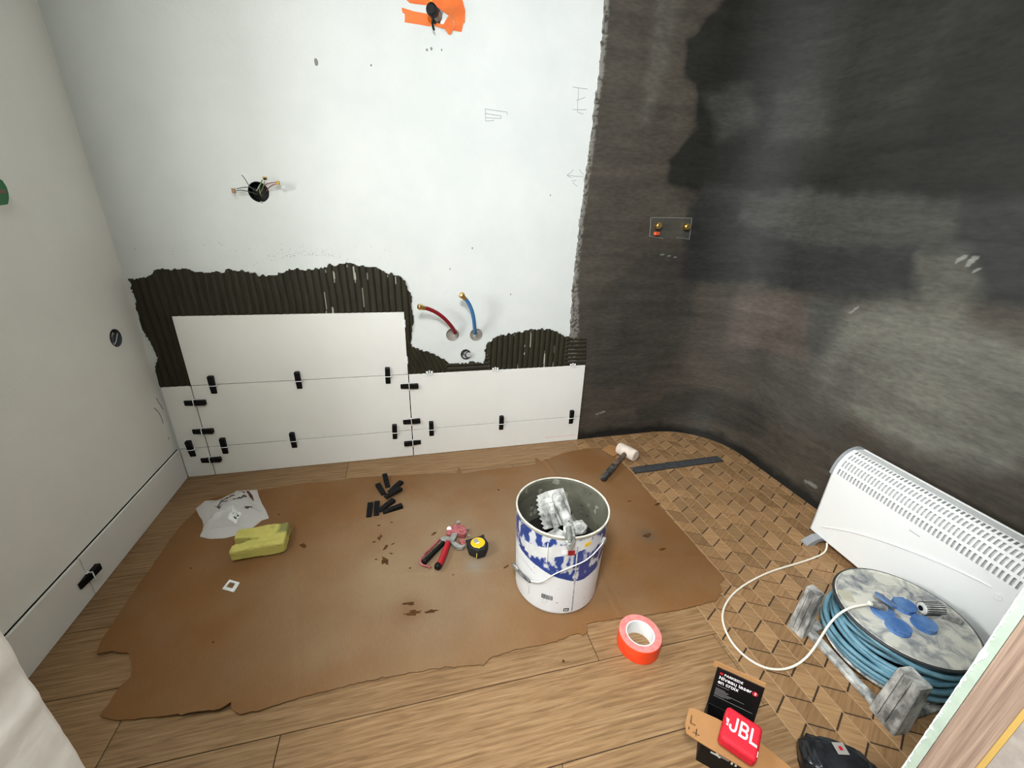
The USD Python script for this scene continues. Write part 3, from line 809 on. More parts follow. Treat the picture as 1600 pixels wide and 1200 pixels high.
for (u, v, a, b, ang) in ((612, 818, 2, 1, 0), (592, 823, 3, 1, 20), (594, 842, 6, 3, 60), (585, 849, 3, 1, 10), (602, 858, 5, 2, 50), (614, 852, 3, 1, 30), (602, 878, 7, 7, 0), (612, 867, 3, 1, 0), (588, 876, 2, 1, 0), (678, 836, 5, 1.6, 30), (641, 890, 2, 1.5, 0), (790, 888, 5, 1.4, 30), (779, 767, 2, 1, 0), (645, 960, 16, 4, 8), (640, 945, 10, 3, 5), (672, 958, 12, 3, 10), (334, 1006, 2, 2, 0), (299, 890, 2, 1, 0), (436, 806, 2, 1, 0), (474, 855, 6, 4, 10), (708, 900, 2, 1, 0), (983, 785, 4, 1, 0), (1026, 790, 5, 2, 20), (1035, 860, 6, 2, 10), (1012, 838, 7, 3, 15), (880, 1035, 2, 2, 0)):
    c = fl(u, v)
    s = 0.0021
    e = np.array([fl(u + 1, v) - c, fl(u, v + 1) - c])
    rg = np.random.default_rng(int(u * 7 + v))
    th = np.linspace(0, 2 * math.pi, 15)[:-1]
    rad = rg.uniform(0.45, 1.25, 14)
    ca, sa = math.cos(math.radians(-ang)), math.sin(math.radians(-ang))
    p2 = np.array([c + (a * r * math.cos(t) * ca - b * r * math.sin(t) * sa) * e[0] + (a * r * math.cos(t) * sa + b * r * math.sin(t) * ca) * e[1] for t, r in zip(th, rad)])
    pl_ = Polygon(p2[:, :2]).buffer(0)
    m = extrude(pl_, 0.0012)
    m.apply_translation([0, 0, float(card_z(c[:2])[0]) - 0.0003])
    st_.append(m)
part(cardboard, "mortar_stain", st_, DIRT, "dark dried mortar crumbs and stains", kind="stuff")
sp = [fl(*p)[:2] for p in ((940, 705), (953, 697), (965, 702), (968, 710), (958, 716))]
sp = Polygon(sp)
m = extrude(sp, 0.003)
m.apply_translation([0, 0, 0.009])
solo("cardboard_scrap", m, KRAFT, "small torn scrap of brown cardboard beside the mallet head", "cardboard")
CZ = 0.0058                                # top of the sheet


# ------------------------------------------------------------------ levelling clips
CLIP_T = 0.010


def wedge_mesh():
    """A ribbed black wedge 85 mm long: thin toe at -x, thick blunt heel at +x, lying on z = 0."""
    prof = Polygon([(-0.043, 0.0), (0.043, 0.0), (0.043, 0.0125), (0.038, 0.0150), (0.004, 0.0118), (-0.043, 0.0035)])
    m = extrude(prof, 0.022)
    v = m.vertices
    body = trimesh.Trimesh(np.stack([v[:, 0], v[:, 2] - 0.011, v[:, 1]], 1), m.faces[:, ::-1], process=True)
    keep = m3.Manifold.batch_hull([m3.Manifold.cylinder(0.05, 0.004, 0.004, 12).translate([x, y, -0.01]) for x, y in ((0.039, 0.007), (0.039, -0.007), (-0.036, 0.0085), (-0.036, -0.0085))])
    b = m3.Manifold(m3.Mesh(np.asarray(body.vertices, np.float32), np.asarray(body.faces, np.uint32)))
    out = b ^ keep
    ribs = [out]
    for x in np.arange(-0.034, 0.034, 0.0045):
        zt_ = np.interp(x, [-0.043, 0.004, 0.038], [0.0035, 0.0118, 0.0150])
        ribs.append(m3.Manifold.cube([0.0018, 0.013, 0.0012], True).translate([x, 0, zt_ + 0.0002]))
    return m3.Manifold.batch_boolean(ribs, m3.OpType.Add)


def make_clip(name, label, loc, R3, group):
    t = thing(name, label, "tile clip", loc, R3, group)
    part(t, "wedge", wedge_mesh(), BLACK, "black ribbed plastic wedge")
    part(t, "strap", [bx(-0.0016, 0.0016, -0.0165, 0.0165, 0.0160, 0.0180), bx(-0.0016, 0.0016, -0.0165, -0.0140, 0.0, 0.0165), bx(-0.0016, 0.0016, 0.0140, 0.0165, 0.0, 0.0165), bx(-0.006, 0.006, -0.0165, -0.0145, 0.0002, 0.006), bx(-0.006, 0.006, 0.0145, 0.0165, 0.0002, 0.006)], WHITEP, "white breakaway strap over the wedge")
    return t


def basis(xdir, normal):
    x = np.asarray(xdir, float)
    n = np.asarray(normal, float)
    x = x - n * (x @ n)
    x /= np.linalg.norm(x)
    return np.stack([x, np.cross(n, x), n], 1)


N_BACK = np.array([0, -1.0, 0])
CG = "levelling clips gripping the joints of the back wall tiles"
clips = [
    ((333, 603), "v", 2, "levelling clip with black wedge under the top tile, left one of three on that joint"),
    ((467, 597), "v", 0, "levelling clip with black wedge under the middle of the top wall tile"),
    ((606, 588), "v", 2, "levelling clip with black wedge under the top tile's right end, upright"),
    ((299, 702), "v", -1, "upright levelling clip in the corner, on the narrow left tile's lower joint"),
    ((351, 698), "v", 2, "upright levelling clip just right of the left vertical joint, above the skirting"),
    ((459, 690), "v", 0, "upright levelling clip at the middle of the left long tile's skirting joint"),
    ((617, 677), "v", 2, "upright levelling clip on the skirting joint, just left of the middle vertical joint"),
    ((674, 671), "v", 0, "upright levelling clip on the skirting joint, just right of the middle vertical joint"),
    ((783, 662), "v", 0, "upright levelling clip at the middle of the right long tile's skirting joint"),
    ((892, 654.5), "v", -1, "upright levelling clip at the far right end of the skirting joint, near the dark wall"),
    ((301, 629), "h", 0, "level-lying clip with black wedge, top one of three on the left vertical joint"),
    ((314, 673.5), "h", 0, "level-lying clip with black wedge, middle one of three on the left vertical joint"),
    ((327, 718), "h", 1, "level-lying clip with black wedge, bottom one of three, on the left skirting tile"),
    ((637.5, 603), "h", 0, "level-lying clip with black wedge, top one of three on the middle vertical joint"),
    ((641.5, 658), "h", 3, "level-lying clip with black wedge, middle one of three on the middle vertical joint"),
    ((648, 691), "hr", 0, "level-lying clip with black wedge at the middle joint of the skirting, bottom of three"),
]
first_clip = None
for (u, v), kind_, turn, label in clips:
    p = bw(u, v, 0.0)
    if kind_ == "v":                         # snap to the joint it grips
        p[2] = H1 if abs(p[2] - H1) < 0.04 else H2
        xd = np.array([math.sin(math.radians(turn)), 0, 1.0])
    else:
        p[0] = W0 if abs(p[0] - W0) < 0.06 else J2
        xd = np.array([1.0 if kind_ == "h" else -1.0, 0, math.sin(math.radians(turn))])
    R3 = basis(xd, N_BACK)
    loc = (p[0], -0.0002, p[2])
    if first_clip is None:
        first_clip = make_clip("levelling_clip", label, loc, R3, CG)
    else:
        dup(first_clip, loc, R3, label, CG)
p = on(140, 897, 0, 0.0)
dup(first_clip, (0.0002, -0.6464, p[2]), basis((0, 1.0, 0.02), (1.0, 0, 0)), "levelling clip with black wedge on the left wall's skirting tile joint", "levelling clip on the left skirting")

# bare clips still waiting for a tile
first_bare = None
BG = "clear clips waiting for the next tile"
for (u, v, side, label) in ((671, 582, 0, "clear tile clip standing on the right tile's upper edge, left one of three"), (774, 577, 0, "clear tile clip standing on the right tile's upper edge, middle one of three"), (895, 571, 0, "clear tile clip standing on the right tile's upper edge, at its far right"), (635, 505, 1, "clear tile clip at the right edge of the top tile, upper of two"), (638.5, 562, 1, "clear tile clip at the right edge of the top tile, lower of two")):
    p = bw(u, v, 0.0)
    loc = (p[0], -0.0003, H2 + 0.0008) if not side else (J2 + 0.0008, -0.0003, p[2])
    R3 = basis((1, 0, 0), N_BACK) if not side else basis((0, 0, 1), N_BACK)
    if first_bare is None:
        first_bare = thing("bare_tile_clip", label, "tile clip", loc, R3, BG)
        part(first_bare, "bridge", [bx(-0.016, 0.016, -0.0012, 0.0012, 0.0150, 0.0170), bx(-0.016, -0.0125, -0.0012, 0.0012, 0, 0.016), bx(0.0125, 0.016, -0.0012, 0.0012, 0, 0.016), bx(-0.0035, 0.0035, -0.0010, 0.0010, 0.016, 0.0205)], CLEARP)
        part(first_bare, "base_plate", [bx(-0.016, -0.006, 0.0, 0.0105, -0.0012, 0.0006), bx(0.006, 0.016, 0.0, 0.0105, -0.0012, 0.0006), bx(-0.003, 0.003, 0.0, 0.0145, -0.0012, 0.0006)], WHITEP)
    else:
        dup(first_bare, loc, R3, label, BG)

# loose wedges in a heap on the cardboard
WG = "loose black wedges heaped on the cardboard"
heap = [((600.5, 746), (607.5, 767.5), 0.000, 10, "loose black wedge at the top of the heap on the cardboard, pointing at the tiles"),
        ((590, 760), (601, 776.5), 0.000, 0, "loose black wedge lying alone at the upper left of the heap"),
        ((628, 757), (608, 772), 0.000, 0, "loose black wedge slanting at the heap's upper right"),
        ((629, 770), (600, 785), 0.0135, 0, "loose black wedge lying across the middle of the heap on top of others"),
        ((613.5, 787), (594, 800), 0.000, 0, "loose black wedge buried in the middle of the heap"),
        ((628.5, 794.5), (598, 803.5), 0.0, 0, "loose black wedge at the lower right of the heap, pointing right"),
        ((590, 784), (588, 813), 0.000, 0, "loose black wedge at the heap's lower left, right one of a parallel pair"),
        ((580, 787), (576, 814), 0.000, 0, "loose black wedge at the heap's lower left edge, left one of a parallel pair")]
loose = None
for (a, b, dz, tilt, label) in heap:
    pa, pb = fl(*a), fl(*b)
    c = (pa + pb) / 2
    c[2] = float(card_z(c[:2])[0]) + 0.0006 + dz
    xd = pa - pb
    R3 = basis(xd, (0, 0, 1))
    if tilt:
        R3 = R3 @ Rot.from_euler("y", -tilt, degrees=True).as_matrix()
        c[2] += 0.0065
    if loose is None:
        loose = thing("levelling_wedge", label, "wedge", c, R3, WG)
        part(loose, "body", wedge_mesh(), BLACK)
    else:
        dup(loose, c, R3, label, WG)

# ------------------------------------------------------------------ paint bucket and the tools in it
BC = np.array([1.4655, -0.9045])
BR0, BR1, BH = 0.1375, 0.1465, 0.316


def bucket_hit(u, v):
    """(angle, height) where the sight line meets the bucket's outer side."""
    d = ray(u, v)
    t = np.linspace(0.5, 2.0, 6000)
    p = CAM + t[:, None] * d
    r = np.hypot(p[:, 0] - BC[0], p[:, 1] - BC[1])
    R_ = BR0 + (BR1 - BR0) * p[:, 2] / BH
    k = np.argmax((r < R_) & (p[:, 2] < BH + 0.02))
    return math.atan2(p[k, 1] - BC[1], p[k, 0] - BC[0]), p[k, 2]


def wrap(mesh, th0, z0, off=0.0006, rot=0.0):
    """Bends flat lettering (x right, y up) round the bucket with its origin at (angle, height)."""
    v = np.array(mesh.vertices)
    c, s = math.cos(rot), math.sin(rot)
    x, y = v[:, 0] * c - v[:, 1] * s, v[:, 0] * s + v[:, 1] * c
    z = z0 + y
    R_ = BR0 + (BR1 - BR0) * z / BH
    th = th0 + x / R_
    return trimesh.Trimesh(np.stack([(R_ + off + v[:, 2]) * np.cos(th), (R_ + off + v[:, 2]) * np.sin(th), z], 1), mesh.faces, process=False)


bucket = thing("paint_bucket", "white and blue paint bucket smeared with mortar, trowels inside", "bucket", (BC[0], BC[1], 0.0098))
NT, NH = 300, 150
th = np.linspace(0, 2 * math.pi, NT + 1)
hz = np.linspace(0, BH, NH)
TH, HZ = np.meshgrid(th, hz, indexing="ij")
RR = BR0 + (BR1 - BR0) * HZ / BH
RR = RR + 0.0012 * (np.abs(HZ - BH + 0.004) < 0.004) + np.where(HZ < 0.004, -0.002, 0)
ccol = np.broadcast_to(np.array(lin((232, 233, 234))), TH.shape + (3,)).copy()
fr = [bucket_hit(*q) for q in ((808, 848), (822, 872), (842, 890), (862, 903), (880, 909), (898, 912), (912, 908), (922, 900), (932, 889), (938, 872))]
fa = np.array([(f[0] % (2 * math.pi)) for f in fr])
fz = np.array([f[1] for f in fr])
o_ = np.argsort(fa)
lowb = np.interp(TH % (2 * math.pi), np.r_[0, fa[o_][0] - 0.4, fa[o_], fa[o_][-1] + 0.6, 2 * math.pi], np.r_[0.2, fz[o_][0] + 0.05, fz[o_], fz[o_][-1] + 0.05, 0.2])
pp = np.stack([np.cos(TH) * 0.15, np.sin(TH) * 0.15, HZ], -1)
smear = meshkit.fbm(pp * np.array([55, 55, 26]), 5, 71)
drip = meshkit.fbm(np.stack([np.cos(TH) * 9, np.sin(TH) * 9, HZ * 3], -1), 4, 72)
blue = (HZ > lowb) & (HZ < BH - 0.012)
bluec = np.array(lin((34, 62, 132)))[None, None] * (0.75 + 0.6 * meshkit.fbm(pp * 60, 3, 73))[..., None]
amt = np.clip((smear + 0.5 * (drip - 0.5) - 0.385 - 0.09 * np.clip((HZ - lowb - 0.012) / 0.03, 0, 1) + 0.25 * np.clip(1 - (HZ - lowb) / 0.012, 0, 1)) / 0.06, 0, 1)
whitec = np.array(lin((206, 208, 212)))
ccol = np.where(blue[..., None], bluec * amt[..., None] + whitec * (1 - amt[..., None]), ccol)
band = meshkit.fbm(np.stack([np.cos(TH) * 3, np.sin(TH) * 3, HZ * 40], -1), 3, 74)
wash = blue & (np.abs(HZ - 0.255 + 0.03 * np.sin(TH * 2 + 1)) < 0.020) & (TH % 6.283 > 3.5) & (TH % 6.283 < 5.0)
ccol[wash] = np.array(lin((224, 224, 222))) * (0.8 + 0.3 * smear[wash][:, None])
rim = HZ > BH - 0.012
ccol[rim] = np.array(lin((176, 172, 158))) * (0.6 + 0.7 * smear[rim][:, None])
drop = (meshkit.noise(pp * 120, 75) > 0.93) & (HZ < lowb)
ccol[drop & (meshkit.fbm(pp * 12, 2, 76) > 0.6)] = lin((170, 168, 160))
outer = np.stack([RR * np.cos(TH), RR * np.sin(TH), HZ], -1).reshape(-1, 3)
part(bucket, "body", (outer, grid_faces(NT + 1, NH)), col_mat("bucket_print", rough=0.4), smooth=True, col=ccol.reshape(-1, 3))
RI = RR - 0.0035 - 0.0035 * meshkit.fbm(pp * 30, 4, 77)
RI[HZ > BH - 0.003] = (RR - 0.0028)[HZ > BH - 0.003]
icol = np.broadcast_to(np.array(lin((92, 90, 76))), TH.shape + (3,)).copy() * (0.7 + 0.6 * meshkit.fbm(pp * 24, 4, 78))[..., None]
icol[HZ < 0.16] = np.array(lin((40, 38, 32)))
spots = (meshkit.noise(pp * 75, 79) > 0.92) & (HZ > 0.15)
icol[spots] = lin((34, 33, 28))
pale_ = (meshkit.fbm(pp * np.array([30, 30, 20]), 3, 80) > 0.66)
icol[pale_] = np.array(lin((132, 130, 116)))
inner = np.stack([RI * np.cos(TH), RI * np.sin(TH), HZ], -1).reshape(-1, 3)
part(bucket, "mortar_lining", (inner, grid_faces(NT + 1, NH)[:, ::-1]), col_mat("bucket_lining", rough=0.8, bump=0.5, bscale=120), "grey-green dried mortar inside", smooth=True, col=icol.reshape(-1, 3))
lip_n = 160
lt = np.linspace(0, 2 * math.pi, lip_n)
lr = 0.0022 + 0.0016 * meshkit.fbm(np.stack([np.cos(lt) * 9, np.sin(lt) * 9, lt * 0], -1), 3, 81)
part(bucket, "rim", tube(np.stack([(BR1 - 0.0012) * np.cos(lt), (BR1 - 0.0012) * np.sin(lt), BH - 0.001 + 0 * lt], 1), lr, 10, cap=False), mat("bucket_rim", (186, 182, 166), (224, 220, 206), scale=30, rough=0.7), smooth=True)
part(bucket, "mortar_bed", lathe([(0.0, 0.0), (BR0 - 0.002, 0.0), (BR0 - 0.003, 0.06), (0.07, 0.055), (0.0, 0.058)], 48), mat("bucket_mortar", (46, 44, 36), (70, 68, 58), scale=20, rough=0.85, bump=0.6, bscale=60), "dark leftover mortar at the bottom", smooth=40)
# bail: hangs over the front, with a dark grip at the left
def bk(u, v, off):
    a, z = bucket_hit(u, v)
    R_ = BR0 + (BR1 - BR0) * z / BH + off
    return np.array([R_ * math.cos(a), R_ * math.sin(a), z])


bp = [bk(941, 848, 0.006), bk(930, 860, 0.008), bk(914, 874, 0.010), bk(890, 885, 0.012), bk(862, 899, 0.012), bk(842, 910, 0.010), bk(832, 908, 0.010), bk(818, 897, 0.010), bk(807, 886, 0.009)]
la = bucket_hit(806, 845)
lz = np.array([(BR1 + 0.012) * math.cos(la[0] - 0.12), (BR1 + 0.012) * math.sin(la[0] - 0.12), 0.0])
part(bucket, "bail", [tube(spline(bp, 60), 0.0018, 8), tube([lz + [0, 0, 0.295], lz + [0, 0, 0.26], lz + [0, 0, 0.225]], 0.0018, 8)], WHITEP, "thin wire handle hanging across the front", smooth=True)
part(bucket, "grip", [tube(spline([bk(806, 884, 0.010), bk(818, 897, 0.012), bk(832, 909, 0.012)], 12), 0.0048, 10)], mat("bucket_grip", (40, 42, 44), (140, 140, 136), scale=60, rough=0.7), "dark smeared grip on the handle", smooth=True)
part(bucket, "lug", cyl(bk(941, 848, -0.002), bk(941, 848, 0.008), 0.011, 16), MORTARED)
th_s, z_s = bucket_hit(903, 850)
th_e, z_e = bucket_hit(893, 957)
sm_ = [wrap(bx(-0.0022, 0.0022, z, z + 0.01, 0, 0.001), np.interp(z, [0, 0.28], [th_e, th_s]), 0.0) for z in np.arange(0.012, 0.28, 0.01)]
part(bucket, "seam", sm_, mat("bucket_seam", (150, 150, 154), (206, 206, 208), scale=60, rough=0.6))
pr_ = []
rg = np.random.default_rng(12)
a0, zA = bucket_hit(809, 872)
for k in range(7):                           # fine print, slanting with the label
    a_, z_ = bucket_hit(813 + 1.6 * k, 868 + 3.0 * k)
    pr_.append(wrap(bx(0, 0.030 + 0.006 * (k % 3), -0.0004, 0.0004, 0, 0.0004), a_, z_, 0.0004, -0.32))
a_, z_ = bucket_hit(826, 918)
for k in range(13):
    pr_.append(wrap(bx(0, rg.uniform(0.055, 0.07), -0.0005, 0.0005, 0, 0.0004), a_, z_ - 0.0028 * k, 0.0004, -0.10))
part(bucket, "label_print", pr_, mat("fine_print", (176, 176, 178), rough=0.7), "grey fine print", kind="stuff")
pa = []
a_, z_ = bucket_hit(846, 933)
x = 0.0
while x < 0.036:
    w_ = rg.choice([0.0008, 0.0013, 0.002])
    pa.append(wrap(bx(x, x + w_, 0, 0.018, 0, 0.0004), a_, z_ - 0.010, 0.0005))
    x += w_ + rg.choice([0.0009, 0.0016])
a_, z_ = bucket_hit(884, 956)
part(bucket, "barcode", pa, DARKGREY)
part(bucket, "mark", [wrap(bx(-0.0085, 0.0085, -0.0065, 0.0065, 0, 0.0004), a_, z_, 0.0004)], DARKGREY, "small black square mark")
part(bucket, "mark", [wrap(bx(-0.0055 + 0.006 * k, -0.0015 + 0.006 * k, -0.003, 0.003, 0.0004, 0.0008), a_, z_, 0.0004) for k in range(2)], PAPER)
a_, z_ = bucket_hit(893, 868)
part(bucket, "flag_print", wrap(bx(-0.011, 0.009, -0.009, 0.009, 0, 0.0005), a_, z_, 0.0006), RED, "small red print")
a_, z_ = bucket_hit(883, 867)
part(bucket, "flag_print", wrap(bx(-0.010, 0.006, -0.007, 0.007, 0, 0.0005), a_, z_, 0.0006), PAPER, "white print beside the red one")
a_, z_ = bucket_hit(918, 854)
part(bucket, "sticker", wrap(extrude(Polygon([(-0.011, -0.008), (0.006, -0.005), (0.011, 0.004), (0.007, 0.009), (-0.009, 0.004)]), 0.0006), a_, z_, 0.0006), YELLOW, "yellow scrap of label")

# notched trowel standing in the bucket
def poly_slab(px, zs_, thick, up=(0, 0, 1)):
    """A slab through photo points at given heights; thick towards its underside."""
    p = np.array([fl(u, v, z) for (u, v), z in zip(px, zs_)])
    c = p.mean(0)
    nrm = np.linalg.svd(p - c)[2][2]
    nrm *= np.sign(nrm @ (CAM - c))
    q = p - nrm * ((p - c) @ nrm)[:, None]
    e1 = q[1] - q[0]
    e1 /= np.linalg.norm(e1)
    e2 = np.cross(nrm, e1)
    P2 = Polygon(np.stack([(q - c) @ e1, (q - c) @ e2], 1)).buffer(0)
    m = extrude(P2, thick)
    v = m.vertices
    return trimesh.Trimesh(c + v[:, :1] * e1 + v[:, 1:2] * e2 + (v[:, 2:3] - thick) * nrm, m.faces, process=True), nrm


z7 = lambda l: [(x / 8 + 780, y / 8 + 730) for x, y in l]
PLN = lambda l: [0.315 - 0.115 * np.clip((y - 762) / 62, 0, 1) - 0.0 * x for x, y in l]
tw = thing("notched_trowel", "mortar-caked notched trowel with toothed blade leaning in the bucket", "trowel")
edge_px = z7([(470, 360), (600, 300), (800, 258), (850, 400), (890, 530), (900, 700), (700, 745)])
teeth = []
ty = np.linspace(790, 385, 15)
for k, y in enumerate(ty):
    xb = np.interp(y, [360, 520, 650, 790], [485, 500, 535, 580])
    teeth.append((xb - (34 if k % 2 else 0), y))
blade_px = edge_px + z7(teeth)
bl, nrm = poly_slab(blade_px, PLN(blade_px), 0.002)
part(tw, "blade", bl, MORTARED, "toothed blade")
up_ = lambda u, v, h: fl(u, v, PLN([(u, v)])[0]) + nrm * h
ch = [(645, 440), (660, 560), (690, 680), (715, 745)]
part(tw, "spine", tube(spline([up_(*z7([q])[0], 0.010) for q in ch], 14), np.linspace(0.010, 0.013, 14), 10), MORTARED, smooth=True)
hb = [(700, 320), (735, 420), (775, 520), (820, 620), (850, 700)]
hp = [up_(*z7([q])[0], h) for q, h in zip(hb, (0.012, 0.022, 0.030, 0.040, 0.050))]
part(tw, "handle", tube(spline(hp, 20), np.r_[0.012, np.full(18, 0.0175), 0.013], 14), MORTARED, "whitened round handle", smooth=True)
hh = up_(*z7([(832, 648)])[0], 0.061)
part(tw, "hang_hole", cyl(hh - nrm * 0.010, hh + nrm * 0.0005, 0.0062, 16), BLACK, "dark hole in the handle's end")
tip = z7([(800, 700), (890, 690), (940, 730), (945, 880), (880, 1000), (830, 930), (800, 800)])
tz = [0.285, 0.285, 0.315, 0.345, 0.355, 0.345, 0.320]
pk, n2 = poly_slab(tip, tz, 0.010)
part(tw, "handle_tip", pk, MORTARED, "pointed end resting over the bucket's rim")
q = [fl(*z7([p_])[0], z) for p_, z in (((870, 780), 0.322), ((890, 900), 0.347), ((885, 950), 0.352))]
part(tw, "tang", tube(np.array(q) + n2 * 0.003, [0.009, 0.0075, 0.004], 10), DULLSTEEL, "smooth grey tang", smooth=True)
lf = z7([(575, 830), (640, 790), (720, 755), (800, 800), (830, 890), (700, 900), (600, 880)])
sc_, n3 = poly_slab(lf, [0.235, 0.24, 0.24, 0.245, 0.25, 0.24, 0.235], 0.006)
sx = thing("paint_scraper", "leaf-shaped mortar-caked blade low at the front inside the bucket", "scraper")
part(sx, "blade", sc_, MORTARED)
lump = trimesh.creation.icosphere(3, 1.0)
lv = lump.vertices * np.array([0.030, 0.024, 0.022]) * (0.75 + 0.5 * meshkit.fbm(lump.vertices * 2.2, 3, 90))[:, None]
c = fl(*z7([(990, 760)])[0], 0.235)
solo("mortar_lump", trimesh.Trimesh(lv + c, lump.faces, process=False), MORTARED, "grey lump of dried mortar inside the bucket's right side", "mortar", smooth=True)

# ------------------------------------------------------------------ rolls, tape measure, pliers, sponge and other loose things on the floor
roll = thing("tape_roll", "roll of fluorescent orange tape lying flat on the oak planks", "tape", (1.6305, -1.1765, 0.0005))
part(roll, "tape", lathe([(0.0415, 0.0006), (0.0600, 0.0), (0.0610, 0.001), (0.0610, 0.049), (0.0600, 0.0500), (0.0415, 0.0496)], 96), FLUO, "bright orange outside of the roll", smooth=30)
part(roll, "tape_edge", lathe([(0.0415, 0.0497), (0.0602, 0.0501), (0.0602, 0.0506), (0.0525, 0.0503), (0.0415, 0.0503)], 96), PINKSIDE, "pink wound edge of the tape", smooth=30)
part(roll, "core", lathe([(0.0380, 0.0), (0.0415, 0.0), (0.0415, 0.0500), (0.0380, 0.0500), (0.0380, 0.0)], 96), PAPER, "white cardboard core", smooth=30)

mc = fl(747, 866)
meas = thing("tape_measure", "yellow and black pocket tape measure lying on its side", "tape measure", (mc[0], mc[1] + 0.006, CZ + 0.002), 12)
body = m3.Manifold.batch_hull([m3.Manifold.sphere(0.007, 16).translate([x, y, z]) for x, y in ((0.027, 0.026), (-0.027, 0.026), (-0.030, -0.006), (0.030, -0.008), (0.012, -0.030), (-0.012, -0.030)) for z in (0.007, 0.035)])
part(meas, "case", body, RUBBER, "black rubber case", smooth=40)
part(meas, "side_panel", lathe([(0.0, 0.0), (0.0265, 0.0), (0.0265, 0.0425), (0.0245, 0.0440), (0.0, 0.0442)], 64), YELLOW, "yellow round side", smooth=30)
part(meas, "label", cbox(0.015, 0.020, 0.0008, 0.0002, (-0.004, 0.009, 0.0446)), GREYP, "small grey printed label")
part(meas, "belt_clip", cbox(0.013, 0.004, 0.0016, 0.0004, (-0.003, -0.004, 0.0450)), WHITEP)
part(meas, "stripe", tube(spline([(-0.004, -0.026, 0.043), (-0.013, -0.031, 0.036), (-0.018, -0.0345, 0.022), (-0.019, -0.0350, 0.006)], 14), 0.0016, 8), mat("yellow_line", (226, 206, 92), rough=0.5), "yellow line down the case's front", smooth=True)
for x in (-0.031, 0.031):
    part(meas, "corner_lug", cbox(0.010, 0.010, 0.012, 0.002, (x, 0.028, 0.036)), RUBBER)

z5 = lambda l: [(x / 11.4286 + 640, y / 11.4286 + 800) for x, y in l]


def flat(px, z0, z1, mat_parent, name, m_, label=None):
    q = Polygon([fl(*p, z1)[:2] for p in px]).buffer(-0.0012).buffer(0.0012)
    m = extrude(q, z1 - z0)
    m.apply_translation([0, 0, z0])
    return part(mat_parent, name, m, m_, label)


def path3(px, zs_):
    return np.array([fl(u, v, z) for (u, v), z in zip(px, zs_)])


pli = thing("levelling_pliers", "red-handled tile levelling pliers with scuffed metal jaws", "pliers")
B0 = CZ + 0.002
flat(z5([(545, 470), (600, 435), (700, 440), (760, 470), (800, 520), (900, 585), (960, 590), (985, 560), (990, 600), (940, 635), (850, 630), (780, 590), (720, 530), (640, 545), (570, 510)]), B0 + 0.004, B0 + 0.016, pli, "lower_jaw", DULLSTEEL, "bare grey metal jaw")
flat(z5([(720, 450), (755, 380), (850, 370), (840, 420), (800, 500), (770, 520)]), B0 + 0.010, B0 + 0.022, pli, "joint", DULLSTEEL)
flat(z5([(655, 350), (700, 265), (780, 240), (850, 215), (950, 240), (1020, 290), (1010, 370), (980, 410), (900, 390), (800, 380), (720, 410), (660, 390)]), B0 + 0.002, B0 + 0.020, pli, "upper_jaw", PINKMETAL, "worn red metal jaw")
flat(z5([(880, 490), (940, 475), (990, 520), (985, 580), (920, 580)]), B0, B0 + 0.014, pli, "lower_pad", PINKMETAL)
for q in ((870, 225, 0.024), (1040, 300, 0.012), (1060, 415, 0.010)):
    c = fl(*z5([q[:2]])[0], B0 + 0.012)
    part(pli, "bolt", cyl((c[0], c[1], B0), (c[0], c[1], B0 + 0.002 + q[2]), 0.0075 if q[0] < 900 else 0.004, 12), DULLSTEEL)
part(pli, "jaw_highlight", cyl(fl(*z5([(705, 300)])[0], B0 + 0.0205), fl(*z5([(705, 300)])[0], B0 + 0.0225), 0.009, 16), WHITEP, "pale end of the jaw")  # small white disc on the end of the upper jaw
part(pli, "handle", tube(spline(path3(z5([(690, 540), (640, 680), (580, 830), (520, 950)]), (B0 + 0.016,) * 4), 20), np.linspace(0.0105, 0.0115, 20), 12), RED, "bright red grip", smooth=True)
part(pli, "grip_end", tube(path3(z5([(520, 940), (500, 975), (485, 1005)]), (B0 + 0.016,) * 3), [0.012, 0.0125, 0.009], 12), BLACK, "black end of the red grip", smooth=True)
part(pli, "handle", tube(spline(path3(z5([(610, 545), (500, 650), (380, 770), (250, 900)]), (B0 + 0.013,) * 4), 20), np.linspace(0.008, 0.0095, 20), 12), BLACK, "black lower handle", smooth=True)
part(pli, "guard", tube(spline(path3(z5([(535, 490), (450, 580), (330, 700), (200, 850), (190, 900), (250, 950), (370, 990)]), (B0 + 0.017, B0 + 0.017, B0 + 0.017, B0 + 0.017, B0 + 0.014, B0 + 0.009, B0 + 0.006)), 36), np.linspace(0.0045, 0.0035, 36), 10), PINKMETAL, "thin red metal lever", smooth=True)

# mallet
mal = thing("rubber_mallet", "white rubber mallet with a dark worn handle by the drain", "mallet")
ha, hb_ = fl(969, 700, 0.036), fl(991, 711, 0.036)
ax = (hb_ - ha) / np.linalg.norm(hb_ - ha)
ct = (ha + hb_) / 2
prof = [(0.0, -0.054), (0.027, -0.054), (0.031, -0.050), (0.0325, -0.02), (0.0325, 0.02), (0.031, 0.050), (0.027, 0.054), (0.0, 0.054)]
hd = lathe(prof, 40)
z_ax = np.array([ax[0], ax[1], 0.0]); z_ax /= np.linalg.norm(z_ax)
R3 = np.stack([np.cross([0, 0, 1.0], z_ax), [0, 0, 1.0], z_ax], 1)
if np.linalg.det(R3) < 0:
    R3[:, 0] *= -1
hd.vertices = hd.vertices @ R3.T + np.array([ct[0], ct[1], 0.0335])
part(mal, "head", hd, MALLET, "pale rubber head", smooth=35)
he = np.array([ct, fl(962, 725, 0.032), fl(942, 748, 0.0265)])
he[0, 2] = 0.034
hp_ = spline(he, 24)
part(mal, "handle", tube(hp_[:16], np.linspace(0.0115, 0.0135, 16), 14), WOODDARK, "dark worn handle", smooth=True)
